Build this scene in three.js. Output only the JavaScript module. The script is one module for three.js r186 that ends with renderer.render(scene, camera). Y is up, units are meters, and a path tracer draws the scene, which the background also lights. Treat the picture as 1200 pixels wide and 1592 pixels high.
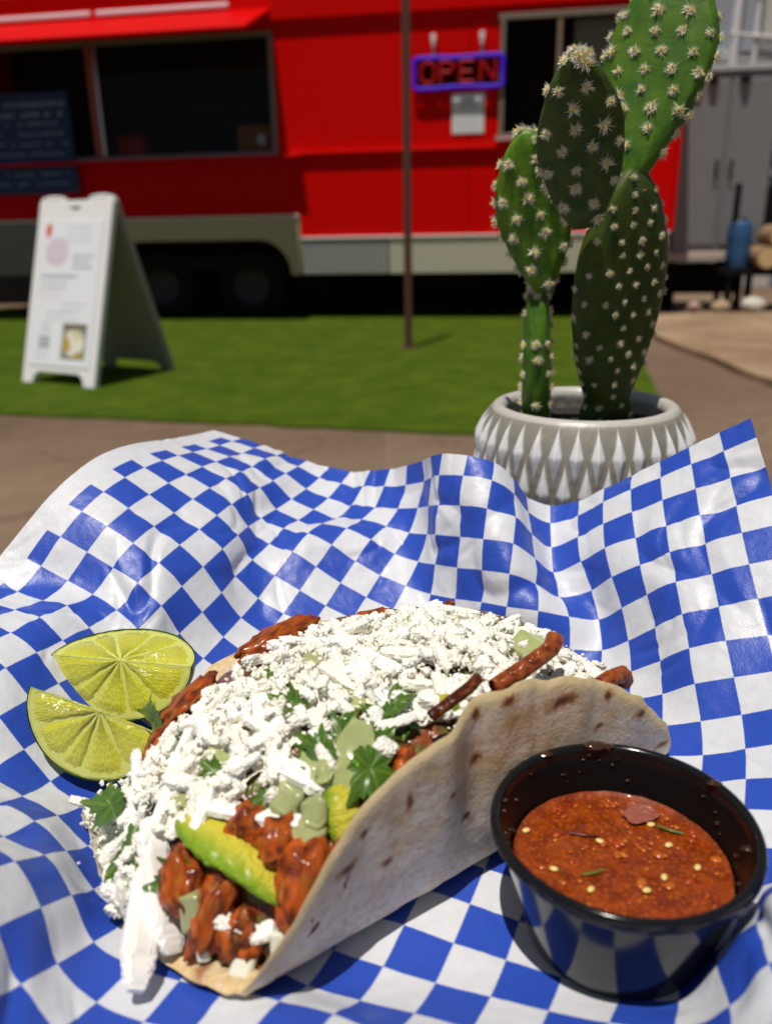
import * as THREE from 'three';
import { RoundedBoxGeometry } from 'three/addons/geometries/RoundedBoxGeometry.js';
import { mergeGeometries, mergeVertices } from 'three/addons/utils/BufferGeometryUtils.js';
import { createNoise2D, createNoise3D } from 'simplex-noise';

// ------------------------------------------------------------------ camera, sky, sun, exposure
const scene = new THREE.Scene();
const TABLE = 0.80, EYE = 0.966;
const camera = new THREE.PerspectiveCamera(63.75, 771 / 1024, 0.02, 400);
camera.position.set(0, EYE, 0);
camera.up.set(0.01904, 0.9453, -0.32564);
camera.lookAt(0, EYE - 0.3257, -0.94547);
camera.focus = 0.268;
camera.userData.fStop = 11.5;

const sunDir = new THREE.Vector3(-0.135, 1, 0.26).normalize();
{   // clear midday sky: deep blue overhead, pale haze at the horizon, soft glow round the sun
  const W = 512, H = 256, d = new Float32Array(W * H * 4), v = new THREE.Vector3();
  for (let j = 0, i = 0; j < H; j++) for (let k = 0; k < W; k++, i += 4) {
    const up = ((j + 0.5) / H - 0.5) * Math.PI, az = ((k + 0.5) / W - 0.5) * 2 * Math.PI;
    v.set(Math.cos(az) * Math.cos(up), Math.sin(up), Math.sin(az) * Math.cos(up));
    const t = Math.pow(Math.max(0, v.y), 0.5), glow = 0.12 * Math.exp(-Math.acos(THREE.MathUtils.clamp(v.dot(sunDir), -1, 1)) / 0.22), lo = [0.215, 0.240, 0.265], hi = [0.070, 0.112, 0.185], gr = [0.10, 0.085, 0.07];
    for (let c = 0; c < 3; c++) d[i + c] = v.y >= 0 ? lo[c] + (hi[c] - lo[c]) * t + glow : lo[c] + (gr[c] - lo[c]) * Math.min(1, -v.y * 12);
    d[i + 3] = 1;
  }
  const t = new THREE.DataTexture(d, W, H, THREE.RGBAFormat, THREE.FloatType);
  t.mapping = THREE.EquirectangularReflectionMapping; t.magFilter = THREE.LinearFilter; t.minFilter = THREE.LinearFilter; t.needsUpdate = true;
  scene.background = t; scene.environment = t;
}
const sun = new THREE.DirectionalLight(0xfff7ec, 5.0);
sun.name = 'sun';
sun.position.copy(sunDir).multiplyScalar(40).add(new THREE.Vector3(0, 0, -5));
sun.target.position.set(0, 0, -5);
sun.castShadow = true;
Object.assign(sun.shadow.camera, { left: -14, right: 14, top: 14, bottom: -14, near: 1, far: 90 });
sun.shadow.mapSize.set(4096, 4096);
scene.add(sun, sun.target);
const renderer = new THREE.WebGLRenderer({ antialias: true });
renderer.toneMapping = THREE.LinearToneMapping;
renderer.toneMappingExposure = 0.79;
renderer.shadowMap.enabled = true;

// ------------------------------------------------------------------ helpers
function rngOf(seed) { let s = seed >>> 0; return () => { s = (s + 0x6d2b79f5) | 0; let t = Math.imul(s ^ (s >>> 15), 1 | s); t = (t + Math.imul(t ^ (t >>> 7), 61 | t)) ^ t; return ((t ^ (t >>> 14)) >>> 0) / 4294967296; }; }
const rng = rngOf(7);
const n2 = createNoise2D(rngOf(11)), n3 = createNoise3D(rngOf(12));
const fbm2 = (x, y, o = 4) => { let s = 0, a = 0.5, f = 1; for (let i = 0; i < o; i++) { s += a * n2(x * f, y * f); a *= 0.5; f *= 2.03; } return s; };
const fbm3 = (x, y, z, o = 3) => { let s = 0, a = 0.5, f = 1; for (let i = 0; i < o; i++) { s += a * n3(x * f, y * f, z * f); a *= 0.5; f *= 2.03; } return s; };
const clamp = THREE.MathUtils.clamp, mix = THREE.MathUtils.lerp, sstep = (x, a, b) => THREE.MathUtils.smoothstep(x, a, b);
const V = (x, y, z) => new THREE.Vector3(x, y, z);
const mixc = (a, b, t) => [mix(a[0], b[0], t), mix(a[1], b[1], t), mix(a[2], b[2], t)];
const enc = (v) => { v = clamp(v, 0, 1); return Math.round(255 * (v <= 0.0031308 ? 12.92 * v : 1.055 * Math.pow(v, 1 / 2.4) - 0.055)); };
function colorTex(w, h, fn, repeat) {           // fn gives linear rgb
  const d = new Uint8Array(w * h * 4);
  for (let y = 0, i = 0; y < h; y++) for (let x = 0; x < w; x++, i += 4) { const c = fn((x + 0.5) / w, (y + 0.5) / h); d[i] = enc(c[0]); d[i + 1] = enc(c[1]); d[i + 2] = enc(c[2]); d[i + 3] = 255; }
  return finishTex(d, w, h, true, repeat);
}
function greyTex(w, h, fn, repeat) {
  const d = new Uint8Array(w * h * 4);
  for (let y = 0, i = 0; y < h; y++) for (let x = 0; x < w; x++, i += 4) { const v = Math.round(255 * clamp(fn((x + 0.5) / w, (y + 0.5) / h), 0, 1)); d[i] = d[i + 1] = d[i + 2] = v; d[i + 3] = 255; }
  return finishTex(d, w, h, false, repeat);
}
function finishTex(d, w, h, srgb, repeat) {
  const t = new THREE.DataTexture(d, w, h);
  t.magFilter = THREE.LinearFilter; t.minFilter = THREE.LinearMipmapLinearFilter; t.generateMipmaps = true;
  t.wrapS = t.wrapT = repeat ? THREE.RepeatWrapping : THREE.ClampToEdgeWrapping;
  if (srgb) t.colorSpace = THREE.SRGBColorSpace;
  t.needsUpdate = true; return t;
}
const tiled = (t, u, v) => { const c = t.clone(); c.repeat.set(u, v); c.needsUpdate = true; return c; };
const std = (rgb, roughness = 0.7, more = {}) => { const m = new THREE.MeshPhysicalMaterial({ roughness, ...more }); m.color.setRGB(...rgb); return m; };
const taken = new Map();
function numbered(name) { const k = taken.get(name) ?? 0; taken.set(name, k + 1); return k ? name + '_' + String(k).padStart(3, '0') : name; }
function tag(o, label, category, group) { o.userData.label = label; if (category) o.userData.category = category; if (group) o.userData.group = group; return o; }
function thing(name, label, category, pos = [0, 0, 0], turn = 0, group) {
  const o = new THREE.Group(); o.name = numbered(name); o.position.set(...pos); o.rotation.y = turn; scene.add(o); return tag(o, label, category, group);
}
function part(name, geo, mat, parent, label) { const m = new THREE.Mesh(geo, mat); m.name = numbered(name); parent.add(m); if (label) m.userData.label = label; return m; }
function solo(name, geo, mat, label, category, group) { return tag(part(name, geo, mat, scene), label, category, group); }
function structure(name, geo, mat) { const m = part(name, geo, mat, scene); m.userData.kind = 'structure'; return m; }
const box = (w, h, d, x = 0, y = 0, z = 0, r = 0.004) => { const g = r > 0 ? new RoundedBoxGeometry(w, h, d, 2, Math.min(r, w / 2.1, h / 2.1, d / 2.1)) : new THREE.BoxGeometry(w, h, d); g.translate(x, y, z); return g; };
const cyl = (r0, r1, h, x = 0, y = 0, z = 0, seg = 32) => { const g = new THREE.CylinderGeometry(r0, r1, h, seg); g.translate(x, y, z); return g; };
const merged = (list) => mergeGeometries(list.map((g) => { const q = g.index ? g.toNonIndexed() : g; for (const k of Object.keys(q.attributes)) if (!['position', 'normal', 'uv', 'color'].includes(k)) q.deleteAttribute(k); return q; }), false);
function setColors(g, fn) { const p = g.attributes.position, n = g.attributes.normal, c = new Float32Array(p.count * 3); for (let i = 0; i < p.count; i++) c.set(fn(p.getX(i), p.getY(i), p.getZ(i), n ? n.getY(i) : 0, i), i * 3); g.setAttribute('color', new THREE.BufferAttribute(c, 3)); return g; }
function displace(g, fn) { const p = g.attributes.position, v = V(); for (let i = 0; i < p.count; i++) { v.fromBufferAttribute(p, i); fn(v, i); p.setXYZ(i, v.x, v.y, v.z); } g.computeVertexNormals(); return g; }
function blob(detail, sx, sy, sz, amp, freq, seed, oct = 3) {       // smooth noisy lump
  let g = new THREE.IcosahedronGeometry(1, detail); g.deleteAttribute('normal'); g.deleteAttribute('uv'); g = mergeVertices(g, 1e-5);
  return displace(g, (v) => { const k = 1 + amp * fbm3(v.x * freq + seed, v.y * freq - seed, v.z * freq + seed * 1.7, oct); v.multiplyScalar(k); v.set(v.x * sx, v.y * sy, v.z * sz); });
}
function gridGeo(nu, nv, fn, closedU = false) {    // fn(u, v) -> Vector3 ; uv = u, v
  const pos = [], uv = [], idx = [];
  for (let j = 0; j <= nv; j++) for (let i = 0; i <= nu; i++) { const p = fn(i / nu, j / nv); pos.push(p.x, p.y, p.z); uv.push(i / nu, j / nv); }
  for (let j = 0; j < nv; j++) for (let i = 0; i < nu; i++) { const a = j * (nu + 1) + i, b = a + 1, c = a + nu + 1, d = c + 1; idx.push(a, b, d, a, d, c); }
  const g = new THREE.BufferGeometry(); g.setAttribute('position', new THREE.Float32BufferAttribute(pos, 3)); g.setAttribute('uv', new THREE.Float32BufferAttribute(uv, 2)); g.setIndex(idx); g.computeVertexNormals();
  if (closedU) { const n = g.attributes.normal; for (let j = 0; j <= nv; j++) { const a = j * (nu + 1), b = a + nu; const x = n.getX(a) + n.getX(b), y = n.getY(a) + n.getY(b), z = n.getZ(a) + n.getZ(b), l = Math.hypot(x, y, z) || 1; n.setXYZ(a, x / l, y / l, z / l); n.setXYZ(b, x / l, y / l, z / l); } }
  return g;
}
const tube = (pts, r, seg = 24, rs = 8, closed = false) => new THREE.TubeGeometry(new THREE.CatmullRomCurve3(pts, closed), seg, r, rs, closed);

// ------------------------------------------------------------------ ground
{
  const grain = greyTex(512, 512, (u, v) => 0.5 + 0.5 * fbm2(u * 40, v * 40, 4), true);
  const concrete = colorTex(1024, 1024, (u, v) => {
    const a = fbm2(u * 6, v * 6, 5), b = fbm2(u * 60 + 9, v * 60, 3), c = n2(u * 400, v * 400);
    let k = 1 + 0.32 * a + 0.14 * b + 0.10 * c;
    const crack = Math.abs(fbm2(u * 5 + 3, v * 5 - 2, 4)); if (crack < 0.006) k *= 0.75;
    return mixc([0.150, 0.098, 0.064], [0.205, 0.145, 0.098], clamp(0.5 + fbm2(u * 3 - 7, v * 3, 3), 0, 1)).map((x) => x * k);
  }, true);
  const gm = std([1, 1, 1], 0.9, { specularIntensity: 0.25, map: tiled(concrete, 12, 12), bumpMap: tiled(grain, 60, 60), bumpScale: 0.004 });
  const g = new THREE.CircleGeometry(90, 96); g.rotateX(-Math.PI / 2); structure('ground', g, gm).position.set(0, 0, -20);

  // artificial turf mat, a 12 mm slab with a slightly wavy front edge
  const turfTex = colorTex(1024, 1024, (u, v) => {
    const a = fbm2(u * 9, v * 9, 4), b = n2(u * 330, v * 160), c = fbm2(u * 90, v * 90, 2);
    const k = 1 + 0.22 * a + 0.30 * b + 0.25 * c;
    return mixc([0.058, 0.112, 0.006], [0.110, 0.165, 0.012], clamp(0.5 + 0.7 * fbm2(u * 4 + 5, v * 4, 3), 0, 1)).map((x) => x * k);
  }, true);
  const turfBump = greyTex(512, 512, (u, v) => 0.5 + 0.35 * n2(u * 160, v * 80) + 0.2 * n2(u * 90 + 4, v * 140), true);
  const th = -10.1 * Math.PI / 180;
  const nx = 80, sh = new THREE.Shape();
  // corners in the truck's own axes: x along the truck, y away from it
  const fr = (x) => -5.12 + 0.02 * n2(x * 2.1, 4) + 0.012 * n2(x * 7, 9) - 0.085 * x;
  sh.moveTo(-7, 1.5); sh.lineTo(3.0, 1.5); sh.lineTo(2.70, fr(2.7));
  for (let i = 1; i <= nx; i++) { const x = 2.7 - i / nx * 9.7; sh.lineTo(x, fr(x)); }
  sh.closePath();
  const tgeo = new THREE.ExtrudeGeometry(sh, { depth: 0.014, bevelEnabled: true, bevelSize: 0.006, bevelThickness: 0.004, bevelSegments: 2, steps: 1 });
  tgeo.rotateX(-Math.PI / 2);                      // shape y -> world -z
  const turf = structure('turf', tgeo, std([1, 1, 1], 0.95, { map: tiled(turfTex, 0.5, 0.5), bumpMap: tiled(turfBump, 1.3, 1.3), bumpScale: 0.012, specularIntensity: 0.15 }));
  turf.position.set(-0.361, 0.001, -9.42); turf.rotation.y = th;

  // raised concrete slab at the right
  const ss = new THREE.Shape();
  [[2.72, -8.95], [2.50, -7.9], [2.37, -7.23], [2.36, -6.6], [2.39, -5.96], [2.36, -5.4], [2.385, -5.0], [2.5, -3.6], [9, -3.4], [9, -9.0]].forEach((p, i) => (i ? ss.lineTo(p[0], -p[1]) : ss.moveTo(p[0], -p[1])));
  const sg = new THREE.ExtrudeGeometry(ss, { depth: 0.045, bevelEnabled: true, bevelSize: 0.012, bevelThickness: 0.012, bevelSegments: 3 }); sg.rotateX(-Math.PI / 2);
  structure('concrete_slab', sg, std([1.7, 1.7, 1.6], 0.9, { specularIntensity: 0.25, map: tiled(concrete, 0.22, 0.22), bumpMap: tiled(grain, 1, 1), bumpScale: 0.003 }));
}
// ------------------------------------------------------------------ shared materials
const M = {
  red: std([0.66, 0.003, 0.002], 0.4, { specularIntensity: 0.10 }),
  redMatt: std([0.60, 0.004, 0.004], 0.5, { specularIntensity: 0.15 }),
  white: std([0.80, 0.80, 0.80], 0.5, { specularIntensity: 0.4 }), cream: std([0.62, 0.6, 0.52], 0.6),
  black: std([0.008, 0.008, 0.008], 0.6, { specularIntensity: 0.2 }), rubber: std([0.010, 0.010, 0.010], 0.85, { specularIntensity: 0.15 }), dark: std([0.02, 0.02, 0.021], 0.7, { specularIntensity: 0.3 }),
  alu: std([0.62, 0.62, 0.63], 0.32, { metalness: 0.85 }), steel: std([0.20, 0.19, 0.19], 0.5, { metalness: 0.3 }),
  glass: std([0.62, 0.64, 0.64], 0.03, { transmission: 1, thickness: 0, specularIntensity: 0.25 }),
  rust: std([0.085, 0.032, 0.02], 0.75), wood: std([0.32, 0.17, 0.07], 0.8),
};
const TH = -10.1 * Math.PI / 180, TR = [-0.361, 0, -9.42];
const truckPoint = (s, y, d) => V(TR[0] + s * 0.9845 - d * 0.1754, y, TR[2] + s * 0.1754 + d * 0.9845);

// ------------------------------------------------------------------ food truck (local: x along the wall, y up, z towards the lawn)
{
  const t = thing('food_truck', 'red food truck trailer with serving windows and dark twin wheels', 'food truck', TR, TH);
  const wallPiece = (x0, x1, y0, y1, m = M.red) => part('wall_panel', box(x1 - x0 - 0.004, y1 - y0 - 0.004, 0.05, (x0 + x1) / 2, (y0 + y1) / 2, -0.027, 0.006), m, t);
  // lower panels, between the windows, above the windows
  wallPiece(-5.2, -2.9, 1.12, 1.72); wallPiece(-2.9, -0.55, 1.12, 1.72); wallPiece(-0.55, 1.30, 0.875, 1.72); wallPiece(1.30, 3.345, 0.875, 1.80);
  wallPiece(-5.2, -4.5, 1.72, 2.90); wallPiece(-0.72, 1.30, 1.72, 2.90); wallPiece(1.30, 1.60, 1.80, 2.90); wallPiece(2.92, 3.345, 1.80, 2.90);
  wallPiece(-5.2, -0.7, 2.90, 3.35); wallPiece(-0.7, 3.345, 2.90, 3.35);
  for (const x of [3.37, -5.2]) part('end_wall', box(0.05, 2.47, 2.35, x, 2.112, -1.21, 0.02), M.red, t);
  part('rear_wall', box(8.6, 2.47, 0.05, -0.92, 2.112, -2.41, 0.01), M.red, t);
  part('roof', box(8.75, 0.08, 2.5, -0.92, 3.395, -1.2, 0.03), M.white, t);
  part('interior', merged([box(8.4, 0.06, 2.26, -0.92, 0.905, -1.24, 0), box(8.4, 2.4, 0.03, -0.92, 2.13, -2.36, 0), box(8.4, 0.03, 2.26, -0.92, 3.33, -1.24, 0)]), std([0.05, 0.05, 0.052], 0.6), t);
  part('counter', box(3.7, 0.05, 0.5, -2.6, 1.68, -0.36, 0.01), std([0.30, 0.02, 0.02], 0.5), t);
  part('shelf', merged([box(3.0, 0.6, 0.45, -2.7, 1.35, -1.9, 0.01), box(2.6, 0.04, 0.35, -2.4, 2.45, -2.1, 0.01)]), std([0.10, 0.10, 0.11], 0.4), t);
  // serving window on the left: frame, middle post, pane on its right half
  const wf = part('window_frame', merged([box(3.78, 0.045, 0.06, -2.61, 1.742, 0.012), box(3.78, 0.045, 0.06, -2.61, 2.868, 0.012), box(0.045, 1.09, 0.06, -0.742, 2.305, 0.012), box(0.045, 1.09, 0.06, -4.478, 2.305, 0.012)]), std([0.20, 0.17, 0.18], 0.5), t);
  part('mullion', box(0.07, 1.07, 0.07, -2.745, 2.305, 0.015), std([0.34, 0.06, 0.06], 0.5), wf);
  part('mullion', box(0.03, 1.07, 0.05, -2.675, 2.305, 0.03), M.alu, wf);
  part('pane', new THREE.PlaneGeometry(1.88, 1.06).translate(-1.71, 2.305, -0.006), M.glass, wf);
  // window on the right
  const w2 = part('window_frame', merged([box(1.36, 0.05, 0.06, 2.26, 1.825, 0.012), box(1.36, 0.05, 0.06, 2.26, 2.885, 0.012), box(0.045, 1.02, 0.06, 1.622, 2.355, 0.012), box(0.045, 1.02, 0.06, 2.90, 2.355, 0.012)]), std([0.20, 0.17, 0.13], 0.6), t);
  part('mullion', box(0.045, 1.0, 0.05, 2.166, 2.355, 0.01), std([0.24, 0.16, 0.11], 0.6), w2);
  part('shutter', box(0.55, 0.46, 0.02, 2.58, 2.62, -0.1), std([0.13, 0.13, 0.11], 0.7), w2);
  part('sill', box(1.4, 0.025, 0.1, 2.27, 1.795, 0.05), std([0.7, 0.35, 0.35], 0.5), w2);
  // raised hatch over the left window: hinged at the wall, front edge lower
  const hatch = new THREE.Group(); hatch.name = 'hatch'; t.add(hatch);
  const hg = box(4.6, 0.045, 0.93, 0, 0, 0.465, 0.012); hg.rotateX(Math.atan2(0.33, 0.87)); hg.translate(-3.02, 3.075, 0.01);
  part('hatch_panel', hg, M.red, hatch);
  for (const [x0, x1] of [[-5.2, -2.66], [-2.60, -1.15]]) part('trim_strip', box(x1 - x0, 0.055, 0.05, (x0 + x1) / 2, 3.135, 0.03, 0.02), std([0.78, 0.74, 0.80], 0.35), t);
  part('fascia', box(4.1, 0.30, 0.05, 1.33, 3.12, 0.022, 0.012), M.red, t);
  part('ledge', box(2.17, 0.028, 0.05, 0.50, 1.728, 0.022, 0.006), M.red, t);
  part('ledge', box(4.3, 0.03, 0.16, -2.62, 1.70, 0.08, 0.008), M.redMatt, t);
  // metal skirt: diamond plate, plain plate, wheel arch
  const tread = greyTex(256, 256, (u, v) => { const cx = (u * 6) % 1 - 0.5, cy = (v * 6) % 1 - 0.5, odd = (Math.floor(u * 6) + Math.floor(v * 6)) % 2; const a = odd ? cx + cy : cx - cy, b = odd ? cx - cy : cx + cy; return sstep(1 - (a * a * 5 + b * b * 34), 0, 0.5); }, true);
  const treadCol = colorTex(256, 256, (u, v) => { const cx = (u * 6) % 1 - 0.5, cy = (v * 6) % 1 - 0.5, odd = (Math.floor(u * 6) + Math.floor(v * 6)) % 2; const a = odd ? cx + cy : cx - cy, b = odd ? cx - cy : cx + cy; return sstep(1 - (a * a * 5 + b * b * 34), 0, 0.5) > 0.4 ? [0.80, 0.80, 0.80] : [0.36, 0.36, 0.36]; }, true);
  part('skirt_plate', box(0.96, 0.37, 0.02, -0.03, 0.685, -0.002, 0.004), std([1, 1, 1], 0.4, { metalness: 0.6, map: tiled(treadCol, 2.2, 1), bumpMap: tiled(tread, 2.2, 1), bumpScale: 0.004 }), t, 'diamond tread plate');
  part('skirt_plate', box(2.88, 0.37, 0.02, 1.90, 0.685, -0.002, 0.004), std([0.62, 0.58, 0.46], 0.4, { metalness: 0.3 }), t, 'plain polished plate');
  part('skirt_trim', box(3.86, 0.022, 0.03, 1.42, 0.88, 0.012, 0.004), M.white, t);
  const fs = new THREE.Shape(); fs.moveTo(-3.1, 1.1); fs.lineTo(-0.525, 1.1); fs.lineTo(-0.525, 0.5); fs.lineTo(-0.64, 0.5);
  for (let i = 0; i <= 12; i++) { const a = i / 12 * Math.PI / 2; fs.lineTo(-1.02 + 0.38 * Math.cos(a) , 0.5 + 0.375 * Math.sin(a)); }
  for (let i = 0; i <= 12; i++) { const a = Math.PI / 2 + i / 12 * Math.PI / 2; fs.lineTo(-2.38 + 0.38 * Math.cos(a), 0.5 + 0.375 * Math.sin(a)); }
  fs.lineTo(-3.1, 0.5); fs.closePath();
  part('fender', new THREE.ExtrudeGeometry(fs, { depth: 0.02, bevelEnabled: true, bevelSize: 0.004, bevelThickness: 0.004, bevelSegments: 2 }).translate(0, 0, -0.012), std([0.50, 0.40, 0.28], 0.45, { metalness: 0.3 }), t);
  part('skirt_plate', box(2.06, 0.58, 0.02, -4.16, 0.81, -0.002, 0.004), M.steel, t);
  part('skirt_trim', box(4.66, 0.025, 0.035, -2.86, 1.112, 0.014, 0.006), std([0.75, 0.66, 0.70], 0.4), t);
  part('chassis_and_dark_panels', merged([box(8.4, 0.16, 2.2, -0.92, 0.62, -1.2, 0), box(0.04, 0.8, 2.2, 3.2, 0.41, -1.25, 0), box(12, 0.82, 0.04, -2.7, 0.41, -2.3, 0), box(0.9, 0.25, 0.5, 1.0, 0.42, -0.7, 0.05), box(2.6, 0.7, 0.04, -1.7, 0.6, -0.55, 0)]), M.black, t);  // frame and tank, plus added black panels that keep the underside dark
  for (const x of [-1.14, -2.22]) {
    const w = new THREE.Group(); w.name = numbered('wheel'); w.position.set(x, 0.378, -0.16); t.add(w);
    const tyre = new THREE.LatheGeometry([[0.21, -0.11], [0.30, -0.125], [0.36, -0.115], [0.378, -0.08], [0.378, 0.08], [0.36, 0.115], [0.30, 0.125], [0.21, 0.11]].map((p) => new THREE.Vector2(...p)), 48); tyre.rotateX(Math.PI / 2);
    part('tyre', tyre, M.rubber, w);
    const rim = new THREE.LatheGeometry([[0, 0.03], [0.06, 0.035], [0.07, 0.0], [0.15, 0.02], [0.2, 0.06], [0.215, 0.108], [0.22, 0.09], [0.21, -0.1]].map((p) => new THREE.Vector2(...p)), 40); rim.rotateX(Math.PI / 2);
    part('rim', rim, std([0.05, 0.05, 0.055], 0.5, { specularIntensity: 0.3 }), w);
  }
  part('jack_stand', merged([cyl(0.03, 0.03, 0.5, 2.9, 0.27, -0.4), box(0.22, 0.02, 0.22, 2.9, 0.014, -0.4)]), M.dark, t);
}
// things inside or hung on the truck
{
  const b = thing('cardboard_box', 'brown box on the counter behind the serving window', 'box', truckPoint(-1.02, 1.706, -0.33).toArray(), TH);
  part('carton', box(0.44, 0.34, 0.22, 0, 0.17, 0, 0.01), std([0.36, 0.16, 0.05], 0.8), b);
  part('label', box(0.08, 0.1, 0.004, 0.05, 0.2, 0.111, 0.001), M.alu, b);
  const rb = thing('red_bin', 'red bin behind the middle post of the serving window', 'bin', truckPoint(-2.5, 1.706, -0.35).toArray(), TH);
  part('tub', merged([box(0.30, 0.26, 0.2, 0, 0.13, 0, 0.02), box(0.32, 0.03, 0.22, 0, 0.27, 0, 0.01)]), std([0.45, 0.02, 0.02], 0.5), rb);

  const cv = document.createElement('canvas'); cv.width = 512; cv.height = 512; const g = cv.getContext('2d'), r = rngOf(5);
  g.fillStyle = '#0d2c66'; g.fillRect(0, 0, 512, 512); g.fillStyle = 'rgba(205,205,215,0.55)';
  for (let row = 0; row < 9; row++) { let x = 24 + r() * 20; while (x < 470) { const w = 8 + r() * 24; if (r() > 0.2) g.fillRect(x, 40 + row * 52 + r() * 5, w, row < 2 ? 24 : 13); x += w + 7; if (r() > 0.9) x += 50; } }
  const tx = new THREE.CanvasTexture(cv); tx.colorSpace = THREE.SRGBColorSpace;
  const mb = thing('menu_board', 'dark blue menu board hung at the left end of the truck', 'menu board', truckPoint(-3.57, 1.40, 0.035).toArray(), TH);
  part('board', box(1.10, 1.03, 0.025, 0, 0.515, 0.03), std([0.012, 0.04, 0.14], 0.6), mb);
  part('print', new THREE.PlaneGeometry(1.07, 1.0).translate(0, 0.515, 0.0465), std([1, 1, 1], 0.6, { map: tx }), mb);

  // neon OPEN sign
  const os = thing('open_sign', 'neon OPEN sign with blue border hanging on the red wall', 'neon sign', truckPoint(1.188, 2.262, 0.012).toArray(), TH);
  part('backing_board', box(0.90, 0.30, 0.012, 0, 0.16, 0.012, 0.004), std([0.05, 0.002, 0.005], 0.6, { specularIntensity: 0.2 }), os);
  const blue = std([0.03, 0.015, 0.40], 0.4, { emissive: new THREE.Color(0.04, 0.006, 0.34), emissiveIntensity: 1.0, specularIntensity: 0.3 });
  const redn = std([0.30, 0.008, 0.008], 0.4, { emissive: new THREE.Color(0.10, 0.001, 0.003), emissiveIntensity: 1.0, specularIntensity: 0.3 });
  const W = 0.425, H0 = 0.03, H1 = 0.292;
  part('neon_border', tube([[-W, H0], [0, H0], [W, H0], [W + 0.014, H0 + 0.014], [W + 0.014, 0.16], [W + 0.014, H1 - 0.014], [W, H1], [0, H1], [-W, H1], [-W - 0.014, H1 - 0.014], [-W - 0.014, 0.16], [-W - 0.014, H0 + 0.014]].map(([x, y]) => V(x, y, 0.05)), 0.018, 140, 8, true), blue, os);
  const strokes = { O: [[[0.5, 1], [0.12, 0.85], [0, 0.5], [0.12, 0.15], [0.5, 0], [0.88, 0.15], [1, 0.5], [0.88, 0.85], [0.5, 1]]], P: [[[0, 0], [0, 0.5], [0, 1], [0.6, 1], [0.95, 0.77], [0.6, 0.5], [0, 0.5]]], E: [[[0.9, 1], [0, 1], [0, 0.5], [0, 0], [0.9, 0]], [[0, 0.5], [0.75, 0.5]]], N: [[[0, 0], [0, 0.5], [0, 1], [0.5, 0.5], [1, 0], [1, 0.5], [1, 1]]] };
  [...'OPEN'].forEach((ch, k) => part('letter', merged(strokes[ch].map((s) => { const path = new THREE.CurvePath(), q = s.map(([x, y]) => V(-0.375 + k * 0.20 + x * 0.145, 0.068 + y * 0.185, 0.05)); if (ch === 'O') return new THREE.TubeGeometry(new THREE.CatmullRomCurve3(q.slice(0, -1), true), 40, 0.016, 8, true); for (let i = 1; i < q.length; i++) path.add(new THREE.LineCurve3(q[i - 1], q[i])); return new THREE.TubeGeometry(path, 48, 0.016, 8, false); })), redn, os));
  part('tube_clip', merged([-0.3, -0.1, 0.1, 0.3].flatMap((x) => [box(0.012, 0.02, 0.04, x, 0.04, 0.03, 0), box(0.012, 0.02, 0.04, x, 0.285, 0.03, 0)])), M.dark, os);
  for (const x of [-0.25, 0.23]) part('hanger', merged([box(0.05, 0.07, 0.03, x, 0.475, 0.02, 0.01), tube([V(x, 0.44, 0.025), V(x + 0.004, 0.3, 0.02)], 0.006, 4), cyl(0.012, 0.012, 0.05, x, 0.42, 0.03, 12)]), M.white, os);

  const cv2 = document.createElement('canvas'); cv2.width = 256; cv2.height = 300; const g2 = cv2.getContext('2d');
  g2.fillStyle = '#e2e4e8'; g2.fillRect(0, 0, 256, 300); g2.fillStyle = '#9aa0a8'; for (let i = 0; i < 7; i++) g2.fillRect(50 + r() * 20, 26 + i * 15, 110 + r() * 50, 6); g2.fillStyle = '#c5c9ce'; for (let i = 0; i < 8; i++) g2.fillRect(30, 150 + i * 16, 150 + r() * 50, 4);
  const tx2 = new THREE.CanvasTexture(cv2); tx2.colorSpace = THREE.SRGBColorSpace;
  const no = thing('paper_notice', 'white paper notice taped under the OPEN sign', 'notice', truckPoint(1.288, 1.865, 0.004).toArray(), TH);
  part('sheet', box(0.325, 0.37, 0.004, 0, 0.185, 0, 0.001), M.white, no); part('print', new THREE.PlaneGeometry(0.32, 0.365).translate(0, 0.185, 0.0045), std([1, 1, 1], 0.6, { map: tx2 }), no);
}

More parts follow.
